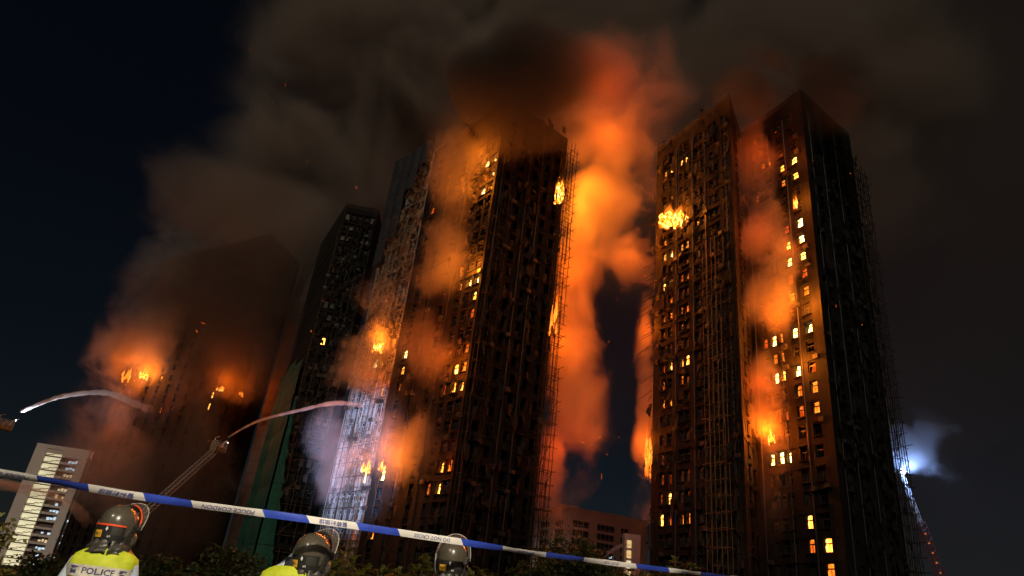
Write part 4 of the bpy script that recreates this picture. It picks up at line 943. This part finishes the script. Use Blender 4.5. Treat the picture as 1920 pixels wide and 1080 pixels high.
def officer(label, az, D, hz, face_az, head_turn, vest, tilt=(0, 0), strip=False, ring=False, seed=1, neck=1.68, dx=0.0):
    """Feet on the ground; HZ height of the helmet's centre; FACE_AZ compass direction the chest faces."""
    k = hz / neck; base = pol(az, D); t = empty('person', base, -rad(face_az)); tag(t, label, 'person', 'police officers at the cordon')
    # one continuous body grown from a skeleton
    V, E_, Rr = [], [], []
    def jt(p, r, par=None):
        V.append(Vector(p) * 1.0); Rr.append(r); i = len(V) - 1
        if par is not None: E_.append((par, i))
        return i
    pel = jt((0, 0, .98 * k), (.155, .115)); wa = jt((0, .0, 1.14 * k), (.15, .11), pel); ch = jt((0, .0, 1.33 * k), (.175, .125), wa); up = jt((0, -.01, 1.44 * k), (.13, .10), ch)
    nk = jt((0, .005, 1.545 * k), (.062, .065), up); hd = jt((dx, .02, hz - .10), (.07, .08), nk); hd2 = jt((dx, .025, hz), (.082, .095), hd); hd3 = jt((dx, .02, hz + .07), (.06, .07), hd2); nose = jt((dx, .125, hz - .06), (.014, .014), hd)
    for s in (-1, 1):
        sh = jt((s * .180, -.01, 1.415 * k), (.066, .07), up); el = jt((s * .255, -.02, 1.15 * k), (.052, .055), sh); wr = jt((s * .25, .10, .93 * k), (.034, .036), el); pm = jt((s * .245, .13, .86 * k), (.036, .02), wr)
        for f in range(4):
            f1 = jt((s * (.265 - .0), .165 - .022 * f, (.82 - .004 * f) * k), (.0095, .0095), pm); f2 = jt((s * .262, .165 - .021 * f, (.785 + (.006 if f in (0, 3) else 0)) * k), (.009, .009), f1); jt((s * .25, .16 - .02 * f, (.755 + (.012 if f in (0, 3) else 0)) * k), (.008, .008), f2)
        th1 = jt((s * .225, .165, .875 * k), (.011, .011), pm); jt((s * .215, .185, .835 * k), (.010, .010), th1)
        hp = jt((s * .09, 0, .92 * k), (.10, .10), pel); kn = jt((s * .105, .02, .50 * k), (.066, .07), hp); an = jt((s * .11, -.02, .10 * k), (.048, .05), kn); jt((s * .12, .14, .045), (.042, .038), an)
    me = bpy.data.meshes.new('body'); me.from_pydata(V, E_, []); me.update()
    o = link('body', me, t); me.materials.append(M_SHIRT if vest else M_TROU); me.materials.append(M_TROU)
    o.modifiers.new('skin', 'SKIN')
    for i, sv in enumerate(me.skin_vertices[0].data): sv.radius = Rr[i]; sv.use_root = (i == 0)
    sb_ = o.modifiers.new('smooth', 'SUBSURF'); sb_.levels = 2; sb_.render_levels = 2
    # trousers
    for s in (-1, 1):
        pass
    def ring_pts(z, rx, ry, n=40, y0=-.005, wob=.0, sd=0):
        return [Vector((rx * (abs(math.cos(u)) ** .85) * (1 if math.cos(u) > 0 else -1), y0 + ry * math.sin(u), z * k)) + Vector((math.cos(u), math.sin(u), 0)) * wob * mnoise.noise(Vector((3 * math.cos(u), 3 * math.sin(u) + sd, z * 9))) for u in [2 * PI * j / n for j in range(n)]]
    prof = [(.98, .195, .150), (1.06, .198, .150), (1.14, .205, .152), (1.22, .213, .156), (1.28, .218, .158), (1.34, .222, .160), (1.385, .222, .158), (1.42, .226, .156), (1.452, .222, .150), (1.480, .205, .138), (1.505, .165, .118), (1.525, .115, .098)]
    if vest:
        mb = MB(); rows = []
        for z, rx, ry in prof: rows.append(ring_pts(z, rx, ry, wob=.018, sd=seed))
        mb.loft(rows, caps=False); v_ = mb.build('vest', M_VEST, t, smooth=True)
        def band(z0, z1, u0, u1, m, name='reflective_band', off=.004):
            mb = MB(); N_ = 26; M_ = 3; vs = []
            for i in range(N_ + 1):
                u = u0 + (u1 - u0) * i / N_
                for j in range(M_ + 1): vs.append(vsurf(u, z0 + (z1 - z0) * j / M_, off))
            mb.add(vs, [(i * (M_ + 1) + j, (i + 1) * (M_ + 1) + j, (i + 1) * (M_ + 1) + j + 1, i * (M_ + 1) + j + 1) for i in range(N_) for j in range(M_)]); return mb.build(name, m, v_, smooth=True)
        def vsurf(u, z, off):
            for (z0, a0, b0), (z1, a1, b1) in zip(prof, prof[1:]):
                if z <= z1 or z1 == prof[-1][0]:
                    q = (z - z0) / (z1 - z0); rx, ry = a0 + (a1 - a0) * q, b0 + (b1 - b0) * q; break
            c, s = math.cos(u), math.sin(u)
            p = Vector((rx * (abs(c) ** .85) * (1 if c > 0 else -1), -.005 + ry * s, z * k)); wb = .018 * mnoise.noise(Vector((3 * c, 3 * s + seed, z * 9)))
            return p + Vector((c, s, 0)) * (wb + off)
        u0, u1 = PI + .12, 2 * PI - .12
        band(1.345, 1.415, u0, u1, M_BAND); band(1.17, 1.25, u0, u1, M_BAND); band(1.04, 1.09, u0, u1, M_BAND)
        for s_, uu in ((-1, PI + .55), (1, 2 * PI - .55)): pass
        def vtext(s, x, z, h):
            tv, tf = text_mesh(s, .02); mb = MB(); vs = []
            for p in tv:
                xx = x + p.x * h; u = 1.5 * PI + math.asin(max(-.98, min(.98, xx / .222))); vs.append(vsurf(u, z + p.y * h / k, .0075))
            mb.add(vs, tf); mb.build('lettering', M_NAVY, v_)
        vtext('POLICE', -.005, 1.380, .056); vtext('\u8b66', -.145, 1.380, .052); vtext('\u5bdf', .135, 1.380, .052)
    else:
        mb = MB(); mb.loft([ring_pts(z, rx * .99, ry * .99, wob=.02, sd=seed) for z, rx, ry in prof], caps=False); mb.build('jacket', M_TROU, t, smooth=True)
    mb = MB(); rows = [ring_pts(1.50, .098, .088, wob=.012), ring_pts(1.54, .085, .082, wob=.012), ring_pts(1.58, .080, .080, wob=.01)]; mb.loft(rows, caps=False); mb.build('collar', M_TROU, t, smooth=True)
    mb = MB(); mb.loft([ring_pts(z, rx, ry, wob=.01) for z, rx, ry in ((.86, .185, .14), (.93, .188, .145), (1.0, .18, .14))], caps=False)
    for s in (-1, 1): mb.tube([(s * .095, 0, .92 * k), (s * .105, .02, .52 * k), (s * .11, -.02, .09 * k)], [.125, .095, .085], 14)
    mb.build('trousers', M_TROU, t, smooth=True)
    for s in (-1, 1):
        mb = MB(); mb.tube([(s * .11, -.07, .06), (s * .112, 0, .075), (s * .118, .10, .055), (s * .12, .17, .045)], [.05, .062, .052, .035], 12, flat=.9); mb.build('boot', M_HBLK, t, smooth=True)
    helmet(t, (dx, .012, hz), -rad(head_turn), tilt, strip, ring)
    return t
officer('officer with POLICE lettering on a yellow vest, orange reflection painted on helmet, looking right', -26.2, 6.15, 1.885, -20, 21, True, strip=True, seed=2)
officer('officer in the middle with only helmet and yellow vest shoulders showing', -13.75, 5.65, 1.85, -6, 20, True, tilt=(.06, 0), ring=True, seed=5, neck=1.625, dx=.10)
officer('officer in dark jacket at right with clear visor raised behind the tape', -2.15, 6.15, 1.98, -2, 6, False, tilt=(.10, 0), ring=True, seed=8)
# ------------------------------------------------------------------ fires outside the windows
def flame_tongues(name, loc, n, width, h, depth, m, label, seed, lean=(0, 0), az=0.0, cat='fire'):
    rnd = random.Random(seed); t = empty(name, loc, -rad(az)); tag(t, label, cat)
    for i in range(n):
        x, y = rnd.uniform(-.5, .5) * width, rnd.uniform(-.5, .5) * depth; hh = h * rnd.uniform(.2, .8) * (1 - .7 * abs(x) / width); r = width * rnd.uniform(.045, .13)
        z0 = rnd.uniform(-.05, .6) * h * (1 - .6 * abs(x) / width); ph = rnd.uniform(0, 6); mb = MB(); rings = []
        for k in range(7):
            q = k / 6; rr = r * (math.sin(PI * min(1, q * .8 + .2)) ** .8) * (1 - q ** 3) + .02; sw = .22 * r * math.sin(ph + q * 5)
            rings.append([(x + sw + lean[0] * q * hh + rr * math.cos(a) * (1 + .25 * rnd.uniform(-1, 1)), y + lean[1] * q + rr * math.sin(a) * .8, z0 + q * hh + rnd.uniform(-.06, .06) * r) for a in [2 * PI * j / 7 for j in range(7)]])
        mb.loft(rings); mb.build('flame', m, t, smooth=True)
        if i % 2 == 0:                                     # faint outer body of the same tongue
            c = Vector((x, y, z0 + hh * .45)); mb = MB(); mb.loft([[c + (Vector(p) - c) * 1.9 + Vector((0, 0, .25 * hh)) for p in rg] for rg in rings]); mb.build('flame_glow', GAS[m], t, smooth=True)
    return t
flame_tongues('fire', pol(14.85, 105.2, 66.5), 26, 4.4, 3.4, 1.6, HOTF, 'blazing white-yellow fire bursting from the right tower\'s left flank', 1, az=14.8)
flame_tongues('fire', pol(3.62, 105.8, 71.5), 22, 1.8, 5.0, 1.6, HOTF, 'fierce fire behind bamboo poles on the central tower\'s right edge', 2, az=4)
flame_tongues('fire', pol(4.15, 105.6, 45.0), 14, 1.2, 6.0, 1.3, WARM, 'small orange fire lower on the central tower\'s right edge scaffold', 3, az=4)
flame_tongues('fire', pol(-10.95, 119.5, 42.5), 16, 2.0, 2.2, 1.3, HOTF, 'bright fire on the pale flank above the water jet\'s end', 4, az=-11)
flame_tongues('fire', pol(-9.95, 114.6, 20.5), 14, 1.5, 2.0, 1.1, HOTF, 'bright fire low on the pale flank just above the police tape', 5, az=-10)
flame_tongues('fire', pol(-8.75, 110.8, 20.5), 12, 1.2, 1.9, 1.0, HOTF, 'small round fire right of the corner low on the central tower', 6, az=-9)
flame_tongues('fire', pol(-27.85, 211, 50.5), 16, 2.4, 2.6, 1.4, HOTF, 'round yellow fire on the far-left tower', 7, az=-27)
flame_tongues('fire', pol(-28.95, 217, 50.0), 14, 2.2, 4.0, 1.4, WARM, 'orange fire at the outer left edge of the far-left tower', 8, az=-27)
flame_tongues('fire', pol(-22.4, 181.5, 45.0), 10, 1.6, 1.8, 1.2, HOTF, 'small fire at the far-left tower\'s front corner above the ladder basket', 9, az=-23)
flame_tongues('fire', pol(-20.8, 186.5, 46.0), 8, 1.2, 1.4, 1.0, WARM, 'smallest fire, right of the front corner on the far-left tower', 10, az=-22)
flame_tongues('fire', pol(25.85, 99.1, 64.0), 6, 1.3, 3.0, .8, HOTF, 'pointed flame licking above an upper recess window of the right tower', 11, az=26)
flame_tongues('fire', pol(22.3, 103.6, 28.3), 6, 1.6, 2.4, .8, HOTF, 'bright fire in the corner of the right tower\'s recess', 12, az=22)
flame_tongues('fire', pol(12.95, 110, 24.0), 16, 1.3, 8.0, 1.4, WARM, 'tall thin fire running up the right tower\'s left edge', 13, az=13)

def fire_light(az, D, z, power, col=(1, .30, .045), r=.8):
    l = bpy.data.lights.new('fire_light', 'POINT'); l.energy = power; l.color = col; l.shadow_soft_size = r
    o = bpy.data.objects.new('fire_light', l); COL.objects.link(o); o.location = pol(az, D, z)
    return o
OR, YE, RE = (1, .155, .006), (1, .225, .013), (1, .10, .004)
for a in [
    # column between the towers, alight beyond the central tower's edge
    (4.75, 110.5, 75, 22000, (1, .245, .016), 2.5), (6.4, 112, 80, 16000, YE, 5.0), (5.0, 111.5, 60, 13000, OR, 3.0), (5.2, 112, 46, 9000, OR, 3.0), (11.6, 111, 67, 9000, OR, 3.0), (12.4, 111.5, 50, 7000, OR, 2.0), (12.5, 112, 30, 8000, OR, 2.0), (5.4, 112, 28, 5000, RE, 4.0), (8.0, 113, 94, 14000, OR, 6.0), (7, 116, 110, 9000, RE, 7.0),
    # right tower, left flank
    (14.8, 103.6, 69, 6000, YE),
    # right tower recess
    (25.9, 97.8, 66, 2500, YE, 1.2), (25.0, 99.0, 58, 1600, OR, 2), (25.7, 97.2, 48, 10000, YE, 1.5), (23.4, 101.0, 47, 2800, OR, 2), (24.7, 99.3, 39.5, 5500, YE, 1.2), (22.1, 102.3, 30.0, 8000, OR, 1.2), (21.8, 102.6, 37, 2500, RE, 2), (23.0, 101.2, 78, 2600, RE, 3), (22.4, 101.5, 62, 4500, RE, 4), (25.8, 97.6, 75, 900, OR, 1.5),
    # central tower front
    (-4.5, 98.8, 75.5, 5000, YE, 1.2), (-4.7, 98.9, 69.5, 9000, YE, 1.2), (-4.6, 98.8, 52.5, 9500, YE, 1.2), (-4.9, 99.0, 36, 6000, OR, 1.5), (-8.2, 108.2, 22.5, 7500, YE, 1.5), (-8.5, 107.6, 42.5, 2600, RE, 1.5), (-4.3, 98.2, 21, 900, RE, 2),
    # central tower left flank
    (-11.0, 117.2, 44.5, 4200, YE, 1.2), (-10.0, 112.8, 22.0, 2200, YE, 1), (-11.2, 117.5, 37, 1000, OR, 1.5),
    # far-left tower
    (-27.7, 207.5, 52, 11000, YE, 1.5), (-29.0, 214, 52, 8000, OR, 3), (-22.3, 178.5, 47, 3600, OR, 2), (-20.7, 183, 47.5, 1500, OR, 1.5), (-29.2, 213, 36, 3000, RE, 5), (-26, 199, 44, 1500, RE, 4)]:
    fire_light(*a)
# sparks carried on the hot air: uncountable
mb = MB(); rnd = random.Random(77)
for i in range(110):
    k_ = rnd.random()
    if k_ < .45: c = pol(rnd.gauss(8.5, 2.6), rnd.uniform(98, 112), rnd.uniform(20, 105))
    elif k_ < .7: c = pol(rnd.gauss(12.7, .35), rnd.uniform(103, 107), rnd.uniform(25, 66))
    elif k_ < .85: c = pol(rnd.uniform(18, 33), rnd.uniform(85, 95), rnd.uniform(20, 85))
    else: c = pol(rnd.uniform(-30, -2), rnd.uniform(85, 100), rnd.uniform(10, 80))
    d = Vector((rnd.gauss(0, .5), rnd.gauss(0, .3), rnd.gauss(.2, 1))).normalized() * (rnd.uniform(.05, .18) if rnd.random() < .75 else rnd.uniform(.2, .5))
    mb.tube([c - d, c, c + d], [.01, .04, .01], 4)
tag(mb.build('embers', DIM), 'orange sparks drifting round the towers', kind='stuff')
# ------------------------------------------------------------------ smoke
def smoke_mat(name, density, col, nscale, thr, gain, aniso=0.0, detail=3.0, step=1.0, flow=(1, 1, 1), seed=0.0, distort=.5):
    """Billowing smoke: an uneven body whose density falls off towards the domain's rim."""
    m = bpy.data.materials.new(name); m.use_nodes = True; t = m.node_tree; nd, lk = t.nodes, t.links
    nd.remove(nd['Principled BSDF'])
    tc = nd.new('ShaderNodeTexCoord'); g = nd.new('ShaderNodeNewGeometry')
    ln = nd.new('ShaderNodeVectorMath'); ln.operation = 'LENGTH'; lk.new(tc.outputs['Object'], ln.inputs[0])
    mp = nd.new('ShaderNodeMapping'); mp.inputs['Scale'].default_value = flow; mp.inputs['Location'].default_value = (seed * 7.1, seed * 3.3, seed * 1.7); lk.new(g.outputs['Position'], mp.inputs[0])
    n = nd.new('ShaderNodeTexNoise'); n.inputs['Scale'].default_value = nscale; n.inputs['Detail'].default_value = detail; n.inputs['Roughness'].default_value = .58; n.inputs['Distortion'].default_value = distort
    lk.new(mp.outputs[0], n.inputs['Vector'])
    # v = noise*gain - length*1 + thr
    a = nd.new('ShaderNodeMath'); a.operation = 'MULTIPLY_ADD'; a.inputs[1].default_value = gain; a.inputs[2].default_value = thr; lk.new(n.outputs['Fac'], a.inputs[0])
    s = nd.new('ShaderNodeMath'); s.operation = 'SUBTRACT'; lk.new(a.outputs[0], s.inputs[0]); lk.new(ln.outputs['Value'], s.inputs[1])
    r = nd.new('ShaderNodeMapRange'); r.interpolation_type = 'SMOOTHSTEP'; r.inputs['From Min'].default_value = 0; r.inputs['From Max'].default_value = .45; r.inputs['To Max'].default_value = density
    lk.new(s.outputs[0], r.inputs['Value'])
    rim = nd.new('ShaderNodeMapRange'); rim.interpolation_type = 'SMOOTHSTEP'; rim.inputs['From Min'].default_value = 1.03; rim.inputs['From Max'].default_value = .55; lk.new(ln.outputs['Value'], rim.inputs['Value'])
    mu = nd.new('ShaderNodeMath'); mu.operation = 'MULTIPLY'; lk.new(r.outputs[0], mu.inputs[0]); lk.new(rim.outputs[0], mu.inputs[1])
    pv = nd.new('ShaderNodeVolumePrincipled'); pv.inputs['Color'].default_value = (*col, 1); pv.inputs['Anisotropy'].default_value = aniso
    lk.new(mu.outputs[0], pv.inputs['Density']); lk.new(pv.outputs[0], nd['Material Output'].inputs['Volume'])
    m.cycles.volume_step_rate = step
    m.cycles.homogeneous_volume = False
    return m
_bm = bmesh.new(); bmesh.ops.create_icosphere(_bm, subdivisions=2, radius=1.06)
SPH = bpy.data.meshes.new('smoke'); _bm.to_mesh(SPH); _bm.free()
NS = [0]
def smoke(az, D, z, r, m, tilt=(0, 0)):
    me = SPH.copy(); me.materials.append(m)
    o = link('smoke', me); o.location = pol(az, D, z); o.scale = r; o.rotation_euler = (tilt[0], tilt[1], -rad(az)); o['kind'] = 'stuff'
    o['label'] = 'drifting smoke from the burning towers'
    return o
def veil_mat(name, density, col):
    m = bpy.data.materials.new(name); m.use_nodes = True; nd, lk = m.node_tree.nodes, m.node_tree.links; nd.remove(nd['Principled BSDF'])
    pv = nd.new('ShaderNodeVolumePrincipled'); pv.inputs['Color'].default_value = (*col, 1); pv.inputs['Density'].default_value = density
    lk.new(pv.outputs[0], nd['Material Output'].inputs['Volume']); return m
GREY = (.42, .38, .34); WARMG = (.62, .50, .40); DARKS = (.11, .095, .085); PALE = (.75, .72, .70)
PLUME = smoke_mat('smoke_plume', .085, (.46, .405, .345), .026, -.50, 2.8, detail=6, step=.6, distort=.6)
VEIL = veil_mat('smoke_veil', .005, (.26, .215, .18))
FIREC = smoke_mat('smoke_firelit', .105, WARMG, .085, -.50, 2.6, detail=6, step=.4, distort=.5)
LOCAL = smoke_mat('smoke_local', .13, (.56, .46, .37), .10, -.80, 3.1, detail=6, step=.45, distort=.6, flow=(1, 1, .7))
GREYL = smoke_mat('smoke_grey_sheet', .12, (.40, .345, .30), .10, -.82, 3.2, detail=6, step=.45, distort=.6, flow=(1, 1, .7))
LAMPS = smoke_mat('smoke_lamplit', .07, (.6, .58, .58), .13, -1.35, 4.0, detail=5, step=.5)
BANK = smoke_mat('smoke_bank', .10, (.23, .195, .17), .04, -.60, 3.0, detail=5, step=.7)
THIN = smoke_mat('smoke_thin', .06, GREY, .07, -.75, 3.0, detail=4, step=.8)
MIST = smoke_mat('smoke_mist', .055, (.60, .57, .56), .075, -.80, 3.1, detail=5, step=.7)
DARK = smoke_mat('smoke_dark', .16, DARKS, .05, -.75, 3.2, detail=4, step=.8)
for a in [
    # great plume behind and above the towers
    (-23.0, 210, 86, (36, 24, 42), PLUME), (-20, 206, 124, (46, 32, 50), PLUME), (-16.5, 202, 168, (56, 36, 62), PLUME), (-5, 192, 186, (64, 40, 72), PLUME), (8, 184, 160, (62, 40, 80), PLUME), (25, 180, 150, (62, 40, 76), PLUME),
    (40, 185, 80, (60, 50, 95), VEIL), (22, 195, 150, (110, 60, 110), VEIL),
    # fire-lit column between central and right towers
    (8.6, 115, 80, (14.5, 8, 30), FIREC), (6.3, 114, 46, (9.0, 7, 44), FIREC), (8.5, 118, 108, (22, 13, 26), FIREC), (12.6, 113.5, 38, (3.4, 4, 36), LOCAL), (4.9, 113, 22, (4, 4, 26), LOCAL),
    # central tower front: one sheet rolling up the face
    (-6.8, 102.8, 75, (9.2, 4.6, 15), GREYL), (-6.6, 102.6, 55, (8.6, 4.6, 13), GREYL), (-6.8, 103.2, 38, (9, 4.6, 14), GREYL), (-7, 103.6, 22, (9, 4.6, 14), THIN), (-7.2, 105.8, 24, (7, 4, 9), LOCAL), (-2.5, 95.5, 84, (18, 8, 14), DARK), (-1.5, 97, 94, (20, 10, 11), DARK),
    # central tower left flank
    (-12.0, 115, 36, (8, 7, 24), MIST), (-13.2, 113, 26, (6, 6, 15), MIST), (-11.0, 117, 48, (4.6, 3.5, 10), LOCAL),
    # right tower recess and top
    (23.6, 100.0, 50, (7.0, 4.5, 15), LOCAL), (23.0, 100.6, 62, (5.5, 4.5, 12), GREYL), (22.3, 101, 74, (5.6, 5, 22), GREYL), (22.2, 101.5, 30, (4.2, 4, 17), LOCAL), (22.5, 96, 85, (12, 8, 14), DARK), (26.2, 97, 71.5, (5.0, 2.5, 5.5), DARK), (28.5, 99, 84, (12, 7, 15), DARK),
    # far-left tower
    (-27.6, 207, 58, (15, 9, 22), LOCAL), (-29.4, 210, 62, (12, 9, 54), MIST), (-27.8, 198, 26, (20, 12, 28), MIST), (-22.3, 178, 50, (13, 7, 20), LOCAL), (-24.5, 177, 90, (36, 9, 24), PLUME), (-25.5, 176, 74, (30, 8, 20), BANK), (-23, 174, 60, (26, 8, 34), BANK), (-22.5, 173, 24, (20, 7, 24), BANK),
    # round the searchlight
    (32.6, 134, 35, (10.5, 7, 8.5), LAMPS), (32.0, 136, 33.4, (6, 4, 4), LAMPS)]:
    smoke(*a)
